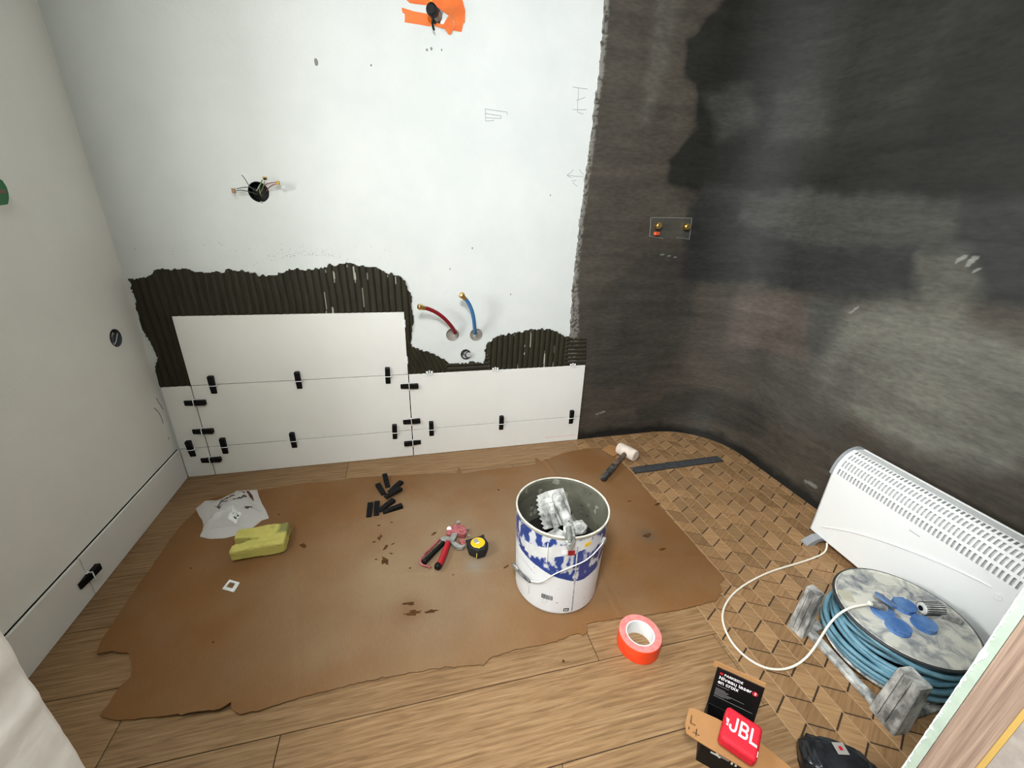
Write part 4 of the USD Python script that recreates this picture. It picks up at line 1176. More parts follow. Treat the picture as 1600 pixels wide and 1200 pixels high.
part(mal, "grip", tube(hp_[13:], np.r_[0.0145, 0.0155, np.full(7, 0.0152), 0.0165, 0.014], 14), mat("mallet_grip", (44, 42, 40), (120, 116, 110), scale=40, rough=0.7, lo=0.45, hi=0.7), "black grip with a scuffed end", smooth=True)

# sponge
sa, sb = fl(368, 856, 0.02), fl(450, 842, 0.02)
sd = (sb - sa)[:2]
SL = float(np.linalg.norm(sd)) * 1.02
sang = math.degrees(math.atan2(sd[1], sd[0]))
s_ = rbox(SL, 0.118, 0.050, 0.010, 16).translate([0, 0, 0.025])
slit = m3.Manifold.hull_points(np.array([[-SL / 2 - 0.01, -0.034, -0.01], [-SL / 2 - 0.01, 0.008, -0.01], [-SL / 2 + 0.075, -0.010, -0.01], [-SL / 2 - 0.01, -0.030, 0.08], [-SL / 2 - 0.01, 0.012, 0.08], [-SL / 2 + 0.095, -0.006, 0.08]]))
cut2 = m3.Manifold.hull_points(np.array([[-SL / 2 - 0.01, -0.08, 0.034], [-SL / 2 + 0.06, -0.08, 0.05], [-SL / 2 - 0.01, -0.02, 0.06], [-SL / 2 + 0.06, -0.02, 0.07], [-SL / 2 - .01, -0.08, 0.08], [-SL / 2 - .01, -0.02, 0.08]]))
s_ = (s_ - slit - cut2).refine_to_length(0.005)
v, f, _ = meshkit.arrays(s_)
tm = trimesh.Trimesh(v, f, process=True)
trimesh.smoothing.filter_taubin(tm, iterations=6)
vn = tm.vertex_normals
vv = np.array(tm.vertices)
vv += vn * (0.006 * (meshkit.fbm(vv * 40, 3, 91) - 0.5) + 0.003 * (meshkit.noise(vv * 160, 92) - 0.5))[:, None]
pit = np.exp(-(((vv[:, 0] - 0.02) / 0.03) ** 2 + ((vv[:, 1] + 0.02) / 0.012) ** 2)) * 0.010
vv[:, 2] = np.maximum(vv[:, 2] - pit, 0.0)
scol = np.array(lin((202, 192, 108)))[None] * (0.88 + 0.24 * meshkit.fbm(vv * 60, 3, 93))[:, None]
dirt = np.clip((vv[:, 0] - SL * 0.20 + 0.05 * (meshkit.fbm(vv * 40, 3, 94) - 0.5)) / 0.02, 0, 1) * np.clip((vv[:, 1] + 0.012) / 0.02, 0, 1) * np.clip((vv[:, 2] - 0.02) / 0.012, 0, 1) * 0.75
scol = scol * (1 - dirt[:, None]) + np.array(lin((110, 112, 78))) * dirt[:, None]
cs = (sa + sb) / 2
spg = thing("sponge", "split yellow sponge with one grimy corner on the cardboard", "sponge", (cs[0], cs[1], CZ + 0.001), sang)
part(spg, "body", trimesh.Trimesh(vv, tm.faces, process=False), col_mat("sponge_foam", rough=0.95, bump=0.8, bscale=320, spec=0.05), smooth=True, col=scol)

# plastic bag of clips
zb = lambda l: [(x / 6.6667 + 280, y / 6.6667 + 730) for x, y in l]
bag_px = zb([(170, 425), (270, 345), (400, 340), (500, 290), (600, 250), (700, 235), (810, 228), (830, 300), (860, 370), (900, 440), (935, 525), (860, 545), (780, 610), (700, 660), (580, 705), (480, 730), (320, 740), (210, 715), (240, 650), (250, 600), (240, 550), (200, 490)])
bpoly = Polygon([fl(*p, 0.012)[:2] for p in bag_px])
bb = np.array([bpoly.exterior.interpolate(t, normalized=True).coords[0] for t in np.linspace(0, 1, 121)[:-1]])
g_ = np.array(np.meshgrid(np.arange(*bpoly.bounds[0::2], 0.006), np.arange(*bpoly.bounds[1::2], 0.006))).reshape(2, -1).T
g_ = g_[inside(bpoly.buffer(-0.004), g_[:, 0], g_[:, 1])]
bpts = np.vstack([bb, g_])
btri = Delaunay(bpts).simplices
cen = bpts[btri].mean(1)
btri = btri[inside(bpoly, cen[:, 0], cen[:, 1])]
ar = (bpts[btri[:, 1], 0] - bpts[btri[:, 0], 0]) * (bpts[btri[:, 2], 1] - bpts[btri[:, 0], 1]) - (bpts[btri[:, 1], 1] - bpts[btri[:, 0], 1]) * (bpts[btri[:, 2], 0] - bpts[btri[:, 0], 0])
btri[ar < 0] = btri[ar < 0][:, ::-1]


def bag_h(p):
    p = np.atleast_2d(p)
    d = shapely.distance(bpoly.exterior, shapely.points(p))
    w = np.clip(d / 0.07, 0, 1) ** 0.6
    f1 = meshkit.fbm(np.c_[p * 17, p[:, :1] * 0], 4, 95)
    f2 = np.abs(meshkit.fbm(np.c_[p * 30, p[:, :1] * 0 + 4], 3, 96) - 0.5)
    fold = sum(a * np.exp(-(shapely.distance(LineString([fl(*q, 0.02)[:2] for q in l]), shapely.points(p)) / 0.010) ** 2) for l, a in ((zb([(250, 600), (420, 545), (590, 470), (700, 490), (830, 485)]), 0.016), (zb([(250, 420), (420, 470), (560, 440)]), 0.012), (zb([(600, 255), (720, 360), (760, 480)]), 0.010), (zb([(300, 690), (460, 650), (640, 640)]), 0.010), (zb([(430, 360), (480, 420), (600, 380)]), 0.008)))
    return CZ + 0.003 + w * (0.008 + 0.022 * f1 + 0.045 * f2 + 1.3 * fold)


bz_ = bag_h(bpts)
nbp = len(bpts)
k = np.arange(120)
vb = np.vstack([np.c_[bpts, bz_], np.c_[bpts, np.full(nbp, CZ + 0.0015)]])
bsd = np.vstack([np.stack([k, (k + 1) % 120, nbp + (k + 1) % 120], 1), np.stack([k, nbp + (k + 1) % 120, nbp + k], 1)])
if not bpoly.exterior.is_ccw:
    bsd = bsd[:, ::-1]
bag = thing("plastic_bag", "crumpled milky plastic bag with dark print beside the sponge", "bag")
part(bag, "film", (vb, np.vstack([btri, btri[:, ::-1] + nbp, bsd])), BAGP, smooth=True)


def on_bag(px, grow=0.0):
    q = Polygon([fl(*p, 0.02)[:2] for p in px]).buffer(grow)
    m = extrude(q, 0.0004).subdivide_to_size(0.006)
    v = m.vertices.copy()
    v[:, 2] += bag_h(v[:, :2]) + 0.0008
    return trimesh.Trimesh(v, m.faces, process=False)


BAGINK = mat("bag_print", (84, 78, 74), rough=0.7)
part(bag, "logo", on_bag(zb([(700, 262), (735, 262), (765, 300), (782, 350), (760, 352), (735, 320)])), mat("maroon_print", (88, 34, 32), rough=0.7), "dark red swoosh")
part(bag, "print", [on_bag(zb(l)) for l in ([(440, 365), (580, 300), (584, 312), (446, 378)], [(380, 440), (430, 395), (510, 368), (514, 380), (440, 412), (394, 450)], [(565, 350), (710, 328), (712, 342), (568, 362)], [(410, 455), (440, 445), (455, 465), (430, 480), (408, 472)], [(660, 290), (690, 282), (692, 296), (662, 300)], [(345, 380), (368, 380), (368, 392), (345, 392)])], BAGINK, "dark lettering", kind="stuff")
part(bag, "print_block", on_bag(zb([(690, 418), (775, 445), (768, 462), (684, 440)])), BAGINK)
part(bag, "label", on_bag(zb([(575, 480), (655, 505), (590, 600), (518, 575)])), PAPER, "small square white label")
part(bag, "label_print", on_bag(zb([(585, 505), (628, 518), (597, 560), (560, 545)])), DARKGREY)

# small square frame
fq = [fl(*p, CZ)[:2] for p in ((359, 907), (375, 911.5), (366, 926.5), (347.5, 921.5))]
fpo = Polygon(fq)
cxy = np.array(fpo.centroid.coords[0])
inn = Polygon([cxy + (np.array(p) - cxy) * 0.52 + np.array([-0.002, 0.003]) for p in fq])
m = extrude(fpo.difference(inn), 0.0035)
m.apply_translation([0, 0, CZ + 0.001])
solo("spacer_frame", m, WHITEP, "tiny square white plastic frame alone on the cardboard", "frame")

# ------------------------------------------------------------------ wall fittings
def wire(px_y, r, n=16):
    return tube(spline([bw(u, v, y) for u, v, y in px_y], n), r, 7)


def can(c, r, depth, axis="y", wall=0.0016):
    """An open-fronted round box sunk into a wall."""
    m = lathe([(0.0, depth), (r, depth), (r, 0.0), (r - wall, 0.0), (r - wall, depth - wall), (0.0, depth - wall)], 36)
    v = m.vertices
    if axis == "y":
        q = np.stack([v[:, 0], v[:, 2], v[:, 1]], 1)
    else:
        q = np.stack([-v[:, 2], v[:, 0], v[:, 1]], 1)
    m = trimesh.Trimesh(q + np.asarray(c), m.faces, process=False)
    m.fix_normals()
    return m


ob = thing("wiring_box", "round black wall box with loose coloured wires above the tiles", "electrical box")
part(ob, "can", can((OUT1[0], WY - 0.0006, OUT1[2]), 0.0355, 0.045), BLACK, smooth=40)
zw = lambda x, y: (x / 11.4286 + 340, y / 11.4286 + 240)
W = lambda pts, r, m_, lab=None: part(ob, "wire", wire([(*zw(x, y), yy_) for x, y, yy_ in pts], r), m_, lab, smooth=True)
W([(760, 740, 0.03), (680, 720, 0.004), (560, 680, -0.012), (450, 655, -0.022), (335, 665, -0.026)], 0.0013, WIRES["grey"])
W([(740, 720, 0.03), (660, 630, 0.000), (560, 600, -0.015), (440, 605, -0.022), (335, 632, -0.026)], 0.0013, WIRES["grey"])
W([(720, 700, 0.03), (640, 640, 0.0), (575, 585, -0.012), (500, 470, -0.03), (428, 378, -0.04)], 0.0013, WIRES["grey"])
W([(800, 800, 0.03), (760, 700, 0.0), (745, 620, -0.01), (770, 540, -0.018), (795, 470, -0.024)], 0.0020, WIRES["green"], "green wire")
W([(780, 760, 0.03), (790, 650, -0.004), (825, 560, -0.015), (830, 490, -0.024)], 0.0018, WIRES["green"])
W([(690, 640, 0.02), (720, 620, -0.006), (740, 580, -0.008), (770, 540, -0.004)], 0.0013, WIRES["pale"], "pale wire")
W([(830, 640, 0.02), (850, 560, -0.012), (940, 525, -0.020), (1040, 518, -0.026)], 0.0014, WIRES["red"], "dark red wire")
W([(870, 690, 0.02), (900, 630, -0.008), (960, 575, -0.018), (1050, 545, -0.026)], 0.0014, WIRES["red"])
for (x, y, yy_, m_, lab, sx, sz) in ((287, 665, -0.026, CONNECT, "brown lever connector", 0.012, 0.017), (845, 440, -0.026, CONNECT2, "amber connector", 0.014, 0.010), (1075, 525, -0.028, CONNECT2, "amber connector", 0.012, 0.013)):
    c = bw(*zw(x, y), yy_)
    part(ob, "connector", cbox(sx, 0.009, sz, 0.0012, c), m_, lab)
c = bw(*zw(845, 452), -0.032)
part(ob, "connector_lever", cbox(0.010, 0.003, 0.008, 0.0008, c), BLACK)
c = bw(*zw(1185, 600), -0.020)
part(ob, "connector_lever", cbox(0.014, 0.006, 0.010, 0.001, c), clear_mat("connector_clear", (0.8, 0.82, 0.8), 0.5))
part(ob, "screw_ear", wallplate(Point(OUT1[0] + 0.004, OUT1[2] - 0.0365).buffer(0.004), WY - 0.0012, 0.001), STEEL)
part(ob, "screw", cyl((OUT1[0] + 0.004, WY - 0.001, OUT1[2] - 0.0365), (OUT1[0] + 0.004, WY - 0.0022, OUT1[2] - 0.0365), 0.0018, 10), BLACK)

lb = thing("wiring_box", "small round box with coiled wires in the left wall", "electrical box")
part(lb, "can", can((-0.0114, -0.142, 0.705), 0.0325, 0.045, "x"), mat("grey_can", (96, 100, 104), rough=0.5), smooth=40)
t_ = np.linspace(0, 4.4 * math.pi, 70)
part(lb, "wire", tube(np.stack([-0.040 + 0.0022 * t_ + 0 * t_, -0.142 + (0.020 - 0.0006 * t_) * np.cos(t_ * 0.9), 0.703 + (0.022 - 0.0004 * t_) * np.sin(t_)], 1), 0.0016, 7), WIRES["pale"], smooth=True)
t_ = np.linspace(0.5, 3.2 * math.pi, 50)
part(lb, "wire", tube(np.stack([-0.042 + 0.0030 * t_, -0.146 + 0.017 * np.cos(t_), 0.699 + 0.016 * np.sin(t_ * 1.1)], 1), 0.0016, 7), WIRES["grey"], smooth=True)

# taped outlet near the top edge
zt8 = lambda l: [(x / 8 + 600, y / 8) for x, y in l]


def strip(px, lift, bow=0.0):
    q = Polygon([bw(*p)[[0, 2]] for p in px])
    m = wallplate(q, WY - lift, 0.0007)
    return m


tp = thing("taped_outlet", "capped pipe end ringed with torn orange tape high on the white wall", "outlet")
part(tp, "tape_strip", strip(zt8([(220, 95), (380, 145), (540, 172), (580, 215), (600, 255), (585, 335), (420, 305), (258, 280), (262, 180), (230, 155)]), 0.0010), ORANGE_TAPE)
part(tp, "tape_strip", strip(zt8([(590, -90), (940, -90), (985, 20), (1015, 140), (1008, 290), (990, 292), (968, 400), (870, 385), (885, 320), (870, 260), (820, 205), (760, 165), (690, 110), (600, 40)]), 0.0018), ORANGE_TAPE)
part(tp, "tape_strip", strip(zt8([(230, -60), (600, -60), (600, 60), (540, 68), (400, 52), (320, 38), (285, 5)]), 0.0010), ORANGE_TAPE)
part(tp, "tape_flap", strip(zt8([(660, 290), (740, 312), (800, 205), (850, 240), (888, 350), (855, 385), (828, 440), (800, 430), (760, 365), (680, 345), (620, 320)]), 0.0045), ORANGE_TAPE)
part(tp, "paper", strip(zt8([(740, 155), (815, 205), (745, 305), (700, 300)]), 0.0026), PAPER)
pc = bw(*zt8([(680, 215)])[0], 0.012)
ce = bw(*zt8([(605, 130)])[0], -0.045)
part(tp, "pipe", tube([pc + [0, 0.03, 0], pc, (pc + ce) / 2, ce], [0.014, 0.014, 0.0135, 0.013], 20), mat("grey_pipe", (148, 138, 126), rough=0.6), "short grey pipe", smooth=30)
dirc = (ce - pc) / np.linalg.norm(ce - pc)
part(tp, "cap", tube([ce - dirc * 0.014, ce, ce + dirc * 0.012, ce + dirc * 0.016], [0.0185, 0.0195, 0.019, 0.013], 20), BLACK, "black end cap", smooth=30)
part(tp, "tie", tube(spline([ce + [0.004, 0, -0.014], ce + [0.000, 0.012, -0.034], ce + [0.006, 0.03, -0.044]], 10), 0.004, 8), BLACK, smooth=True)
part(tp, "yellow_tag", strip(zt8([(570, 10), (590, -20), (602, 15), (590, 30)]), 0.006), YELLOW)

# red and blue water pipes with brass ends
def water_pipe(name, label, hole_c, px, m_, end_px, end_y):
    t = thing(name, label, "pipe")
    part(t, "sleeve_ring", can((hole_c[0], WY - 0.0012, hole_c[2]), 0.031, 0.05), mat(name + "_sleeve", (176, 170, 164), rough=0.7), smooth=40)
    part(t, "plug", lathe([(0, 0), (0.0295, 0), (0.0295, 0.004), (0, 0.004)], 32).apply_transform(trimesh.transformations.rotation_matrix(math.pi / 2, [1, 0, 0])).apply_translation([hole_c[0], WY + 0.016, hole_c[2]]), mat(name + "_fill", (152, 144, 136), rough=0.9))
    pts = spline([bw(u, v, y) for u, v, y in px], 30)
    part(t, "hose", tube(pts, 0.0085, 16), m_, smooth=True)
    e = pts[-1]
    d = pts[-1] - pts[-4]
    d /= np.linalg.norm(d)
    part(t, "collar", tube([e - d * 0.012, e, e + d * 0.004], [0.0098, 0.0105, 0.0105], 16), BRASS, smooth=30)
    part(t, "brass_end", tube([e + d * 0.002, e + d * 0.006, e + d * 0.016, e + d * 0.020], [0.0105, 0.0135, 0.0135, 0.010], 8 if "hot" in name else 20), BRASS, "brass fitting")
    part(t, "inner_sleeve", tube([pts[0], pts[5]], 0.0112, 16, cap=False), WIRES["pale"])
    return t


water_pipe("hot_water_pipe", "red water pipe with brass end bending left out of the wall", PIPE_R, [(712, 527, 0.03), (711, 519, -0.004), (703, 507, -0.035), (690, 494, -0.060), (673, 484, -0.078), (660, 480.5, -0.088)], REDPIPE, None, 0)
water_pipe("cold_water_pipe", "blue water pipe with brass end standing up out of the wall", PIPE_B, [(743, 527, 0.03), (742, 519, -0.004), (741, 506, -0.035), (738, 488, -0.058), (731, 472, -0.074), (724, 464, -0.082)], BLUEPIPE, None, 0)
wp = thing("waste_pipe", "waste pipe stub with a black rubber ring, below the water pipes", "pipe")
part(wp, "socket", can((WASTE[0], WY - 0.001, WASTE[2]), 0.0235, 0.05), PAPER, smooth=40)
tt = np.linspace(0, 2 * math.pi, 48)
part(wp, "seal_ring", tube(np.stack([WASTE[0] - 0.002 + 0.0215 * np.cos(tt), WY - 0.006 + 0 * tt, WASTE[2] + 0.0225 * np.sin(tt)], 1), 0.0024, 8, cap=False), BLACK, smooth=True)
tt = np.linspace(0.9, 5.6, 30)
part(wp, "inner_ring", tube(np.stack([WASTE[0] + 0.009 + 0.0125 * np.cos(tt), WY - 0.012 + 0 * tt, WASTE[2] - 0.001 + 0.0145 * np.sin(tt)], 1), 0.0021, 8), BLACK, smooth=True)
part(wp, "pipe", tube([(WASTE[0] + 0.003, WY + 0.04, WASTE[2]), (WASTE[0] + 0.008, WY - 0.002, WASTE[2] - 0.001), (WASTE[0] + 0.013, WY - 0.016, WASTE[2] - 0.001)], [0.0125, 0.0125, 0.012], 20), mat("waste_grey", (196, 196, 194), rough=0.5), smooth=30)

# shower mixer outlets under clear plastic
sf = thing("shower_outlet", "pair of brass shower outlets behind clear plastic on the dark wall", "plumbing fitting")
q = [bw(*p, WY - 0.006) for p in ((1017, 340), (1081, 341), (1077, 374), (1056, 371), (1036, 373), (1015, 369))]
part(sf, "cover", wallplate(Polygon([p[[0, 2]] for p in q]), WY - 0.009, 0.005), clear_mat("fitting_cover", (0.22, 0.22, 0.21), 0.08, 0.15), "clear plastic cover plate")
part(sf, "cover_edge", [tube([q[a], (q[a] + q[b]) / 2 + [0, -0.001, 0.001], q[b]], 0.0016, 6) for a, b in ((0, 1), (1, 2), (3, 2), (4, 5), (5, 0))], clear_mat("fitting_edge", (0.5, 0.51, 0.5), 0.3, 0.1), kind="stuff")
for (u, v) in ((1026, 353), (1070, 354.5)):
    c = bw(u, v, WY - 0.002)
    e = c + np.array([-0.006, -0.032, 0.002])
    part(sf, "brass_outlet", tube([c, c + (e - c) * .5, e], [0.0165, 0.0165, 0.0165], 6), BRASS)
    part(sf, "brass_outlet_nose", tube([e, e + (e - c) * .25], 0.0095, 16), BRASS, smooth=30)
c = bw(1026, 365, WY - 0.016)
part(sf, "stopper", cbox(0.028, 0.020, 0.018, 0.004, c), RUST, "orange stopper under the left outlet")

# green device on the left wall, cut by the picture's edge
gp = [on(*p, 0, 0.017) for p in ((3, 283), (9, 292), (12, 302), (12.5, 310), (11, 318), (0, 319.5), (-14, 320), (-14, 276), (-5, 278))]
gz = Polygon([(p[1], p[2]) for p in gp]).buffer(0.002)
m = extrude(gz, 0.030)
v = m.vertices
gd = thing("green_device", "green plastic device with rounded corner hanging on the left wall", "device")
part(gd, "shell", trimesh.Trimesh(np.stack([-0.0125 + v[:, 2], v[:, 0], v[:, 1]], 1), m.faces, process=True), GREEN)
c = on(1, 299, 0, 0.018)
part(gd, "slot", cbox(0.002, 0.022, 0.010, 0.0005, (0.018, c[1] + 0.004, c[2])), mat("slot_label", (120, 92, 84), rough=0.6), "dark slot with pale edge")

# ------------------------------------------------------------------ convector heater
HX, HY0, HL = 2.563, -0.897, 0.66
HYAW = -2.6
heater = thing("convector_heater", "white portable convector heater with grilled top against the dark wall", "heater", (HX, HY0, 0.0), HYAW)
# local: x = depth towards the wall, -y = along the heater, z up
prof_pts = [(0.0, 0.030), (0.0, 0.120), (0.0, 0.285), (0.0, 0.300), (0.003, 0.322), (0.012, 0.350), (0.026, 0.373), (0.045, 0.390), (0.066, 0.399), (0.086, 0.402), (0.103, 0.399), (0.112, 0.393)]
pp_ = np.array(prof_pts)
t0_ = np.r_[0, np.cumsum(np.linalg.norm(np.diff(pp_[3:], axis=0), axis=1))]
arc = CubicSpline(t0_, pp_[3:])
TL = t0_[-1]
rows_ = [(0.0, 0.004, 0), (0.004, 0.029, 1), (0.029, 0.039, 0), (0.039, 0.066, 1), (0.066, 0.076, 0), (0.076, 0.096, 1), (0.096, 0.105, 0), (0.105, 0.122, 1), (0.122, TL, 0)]
NSLOT = 50
ys = [0.0, 0.018]
slotx = [0]
pitch_ = (HL - 0.036) / NSLOT
for k in range(NSLOT):
    ys += [0.018 + pitch_ * (k + 0.55), 0.018 + pitch_ * (k + 1)]
    slotx += [1, 0]
ys += [HL]
slotx += [0]
av, ak = [], []
for a, b, s in rows_:
    n_ = 3 if s else 1
    for i in range(n_):
        av.append(a + (b - a) * i / n_)
        ak.append(s)
av.append(TL)
av, ys = np.array(av), np.array(ys)
pos = arc(av)
nrm_ = arc(av, 1)
nrm_ = np.stack([-nrm_[:, 1], nrm_[:, 0]], 1)
nrm_ /= np.linalg.norm(nrm_, axis=1, keepdims=True)
solid = ~((np.array(ak)[:, None] == 1) & (np.array(slotx)[None, :] == 1))
na_, ny_ = len(av), len(ys)
O = np.stack([np.repeat(pos[:, 0], ny_), -np.tile(ys, na_), np.repeat(pos[:, 1], ny_)], 1)
ps_in = pos - nrm_ * 0.005
I_ = np.stack([np.repeat(ps_in[:, 0], ny_), -np.tile(ys, na_), np.repeat(ps_in[:, 1], ny_)], 1)
NV = len(O)
fa_ = []
for i in range(na_ - 1):
    for j in range(ny_ - 1):
        a, b, c_, d_ = i * ny_ + j, (i + 1) * ny_ + j, (i + 1) * ny_ + j + 1, i * ny_ + j + 1
        if solid[i, j]:
            fa_ += [(a, d_, c_, b), (NV + a, NV + b, NV + c_, NV + d_)]
        else:
            if i == 0 or solid[i - 1, j]:
                fa_.append((a, NV + a, NV + d_, d_))
            if i == na_ - 2 or solid[i + 1, j]:
                fa_.append((b, c_, NV + c_, NV + b))
            if solid[i, j - 1]:
                fa_.append((a, b, NV + b, NV + a))
            if solid[i, j + 1]:
                fa_.append((d_, NV + d_, NV + c_, c_))
part(heater, "grille", (np.vstack([O, I_]), np.array(fa_)), HEAT_W, "curved white grille of short slots", smooth=25)
fp = Polygon([(0.0, 0.030), (0.0, 0.300), (0.004, 0.300), (0.004, 0.034), (0.10, 0.034), (0.10, 0.030)])
m = extrude(fp, HL)
v = m.vertices
part(heater, "front_panel", trimesh.Trimesh(np.stack([v[:, 0], -v[:, 2], v[:, 1]], 1), m.faces, process=True), HEAT_W)
# a shallow swoosh pressed into the front
sw = [on(*p, 0, 2.563) for p in ((1284, 823), (1346, 834), (1440, 864), (1510, 892), (1561, 916))]
sw = [(-(HY0 - p[1]), p[2]) for p in sw]
swp = spline([(-0.0006, -s_ if s_ > 0 else s_, z) for s_, z in sw], 40)
part(heater, "swoosh", tube(swp * [1, 1, 1], np.r_[0.0012, np.full(38, 0.0034), 0.0012], 8), HEAT_W, "raised swoosh across the front", smooth=True)
inner_ = Polygon([(0.010, 0.06), (0.010, 0.30), (0.018, 0.346), (0.044, 0.378), (0.085, 0.389), (0.100, 0.384), (0.100, 0.06)])
m = extrude(inner_, HL - 0.03)
v = m.vertices
part(heater, "inner_case", trimesh.Trimesh(np.stack([v[:, 0], -v[:, 2] - 0.015, v[:, 1]], 1), m.faces, process=True), HEAT_IN)
part(heater, "back_panel", bx(0.106, 0.112, -HL, 0.0, 0.03, 0.395), HEAT_W)
ecap = [(0.0, 0.296)] + [tuple(p) for p in arc(np.linspace(0.0, TL, 14))] + [(0.112, 0.296)]
for y in (0.0, -HL):
    m = extrude(Polygon(ecap).buffer(0.0015), 0.012)
    v = m.vertices
    part(heater, "end_cap", trimesh.Trimesh(np.stack([v[:, 0], y - 0.004 + v[:, 2] - (0.004 if y else 0), v[:, 1]], 1), m.faces, process=True), GREYP, "grey end cap")
    part(heater, "end_panel", bx(0.0, 0.112, y - 0.004 if not y else y, y if not y else y + 0.004, 0.03, 0.30), HEAT_W)
for y in (-0.045, -HL + 0.045):
    prof = Polygon([(-0.062, 0.0), (-0.062, 0.006), (-0.050, 0.016), (-0.022, 0.031), (0.10, 0.031), (0.125, 0.014), (0.14, 0.004), (0.14, 0.0), (0.115, 0.0), (0.10, 0.014), (-0.010, 0.016), (-0.032, 0.0)])
    m = extrude(prof, 0.030)
    v = m.vertices
    part(heater, "foot", trimesh.Trimesh(np.stack([v[:, 0], y - 0.015 + v[:, 2], v[:, 1]], 1), m.faces, process=True), GREYP, "grey plastic foot")
part(heater, "dial", lathe([(0.0, 0.0), (0.0095, 0.0), (0.0095, 0.002), (0.007, 0.0026), (0.007, 0.0012), (0.004, 0.0012), (0.0035, 0.003), (0.0, 0.003)], 28).apply_transform(trimesh.transformations.rotation_matrix(-math.pi / 2, [0, 1, 0])).apply_translation([-0.0004, -0.527, 0.255]), HEAT_W, "small round grey button", smooth=30)
part(heater, "name_print", [bx(-0.0005, 0.0, -0.290 - 0.004 * k - 0.0026, -0.290 - 0.004 * k, 0.2755, 0.2782) for k in range(8)], GREYP, kind="stuff")

# ------------------------------------------------------------------ cable reel
RC = fl(1408, 962, 0.165)
RCX, RCY, RZ, RR_ = 2.336, -1.358, 0.165, 0.159
reel = thing("cable_reel", "dusty cable reel lying flat, teal cable wound below its socket disc", "cable reel", (RCX, RCY, 0.0))
# local frame: reel axis vertical
part(reel, "socket_disc", lathe([(0.0, RZ - 0.006), (RR_ - 0.004, RZ - 0.006), (RR_, RZ - 0.004), (RR_, RZ + 0.002), (RR_ - 0.003, RZ + 0.0035), (RR_ - 0.006, RZ + 0.0005), (RR_ - 0.03, RZ), (0.10, RZ + 0.003), (0.0, RZ + 0.003)], 96), DUSTY_DISC, "plaster-dusted grey socket disc", smooth=25)
tt = np.linspace(0, 2 * math.pi, 97)
part(reel, "disc_rim", tube(np.stack([(RR_ + 0.0015) * np.cos(tt), (RR_ + 0.0015) * np.sin(tt), RZ - 0.002 + 0 * tt], 1), 0.0042, 8, cap=False), DARKGREY, smooth=True)
part(reel, "hub", lathe([(0.0, 0.03), (0.075, 0.03), (0.075, RZ - 0.006), (0.0, RZ - 0.006)], 40), BLACK)
part(reel, "base_disc", lathe([(0.0, 0.018), (0.150, 0.018), (0.153, 0.022), (0.150, 0.027), (0.0, 0.027)], 72), DUSTY, smooth=25)
rg = np.random.default_rng(21)
turns = 19
t_ = np.linspace(0, turns * 2 * math.pi, turns * 46)
lay_ = t_ / (2 * math.pi)
zc_ = 0.088 + 0.050 * np.sin(lay_ * 0.83 + 0.6) + 0.012 * np.sin(lay_ * 7.3 + t_ * 0.13) + 0.013 * np.sin(t_ * 0.5 + 1.0)
rc_ = 0.118 + 0.030 * (lay_ / turns) + 0.006 * np.sin(lay_ * 3.1) + 0.004 * np.sin(t_ * 1.0 + lay_)
zc_ = np.clip(zc_, 0.034, 0.150)
rc_ = rc_ + 0.014 * np.clip((0.11 - zc_) / 0.06, 0, 1)
part(reel, "cable", tube(np.stack([rc_ * np.cos(t_), rc_ * np.sin(t_), zc_], 1), 0.0068, 9), TEAL, "teal cable wound in many loose turns", smooth=True)
# sockets
zr = lambda x, y: (x / 8 + 1340, y / 8 + 920)
axr = np.array([-0.25, -1.0, 0]); axr /= np.linalg.norm(axr)
for k, (x, y) in enumerate(((590, 195), (520, 462), (840, 425), (330, 265))):
    c = fl(*zr(x, y), RZ + 0.014) - [RCX, RCY, 0]
    part(reel, "socket_base", lathe([(0, RZ + 0.001), (0.0285, RZ + 0.001), (0.0270, RZ + 0.011), (0, RZ + 0.011)], 32).apply_translation([c[0], c[1], 0]), BLUECAP, smooth=30)
    if k < 3:
        d = Point(0, 0).buffer(0.0272, 24).difference(sbox(-0.05, 0.0175, 0.05, 0.05))
        m = extrude(d, 0.0045)
        m.apply_transform(trimesh.transformations.rotation_matrix([-0.3, 2.6, -0.6][k], [0, 0, 1]))
        m.apply_translation([c[0], c[1], RZ + 0.0115])
        part(reel, "socket_lid", m, BLUECAP, "closed blue socket lid")
        m = cbox(0.030, 0.007, 0.007, 0.0015, (0, 0.021, 0))
        m.apply_transform(trimesh.transformations.rotation_matrix([-0.3, 2.6, -0.6][k], [0, 0, 1]))
        m.apply_translation([c[0], c[1], RZ + 0.013])
        part(reel, "lid_hinge", m, BLUECAP)
    else:
        lid = trimesh.creation.cylinder(0.0265, 0.0045, sections=32)
        lid.apply_transform(trimesh.transformations.rotation_matrix(math.radians(26), [0, 1, 0]))
        lid.apply_translation([c[0] + 0.012, c[1] + 0.012, RZ + 0.036])
        part(reel, "socket_lid", lid, BLUECAP, "open blue socket lid")
        sc_ = fl(*zr(330, 80), RZ + 0.02) - [RCX, RCY, 0]
        part(reel, "orange_mark", cbox(0.026, 0.009, 0.003, 0.001, (sc_[0], sc_[1], RZ + 0.012), 40), mat("orange_smudge", (172, 112, 92), rough=0.7))
k0 = fl(*zr(790, 240), RZ + 0.019) - [RCX, RCY, 0]
k1 = fl(*zr(1050, 250), RZ + 0.019) - [RCX, RCY, 0]
part(reel, "winding_knob", tube([k0, k0 + (k1 - k0) * 0.06, k1 - (k1 - k0) * 0.06, k1], [0.013, 0.0165, 0.0165, 0.014], 28), DUSTY, "grey ribbed winding knob", smooth=20)
kd = (k1 - k0) / np.linalg.norm(k1 - k0)
ka = np.cross(kd, [0, 0, 1.0])
kb_ = np.cross(ka, kd)
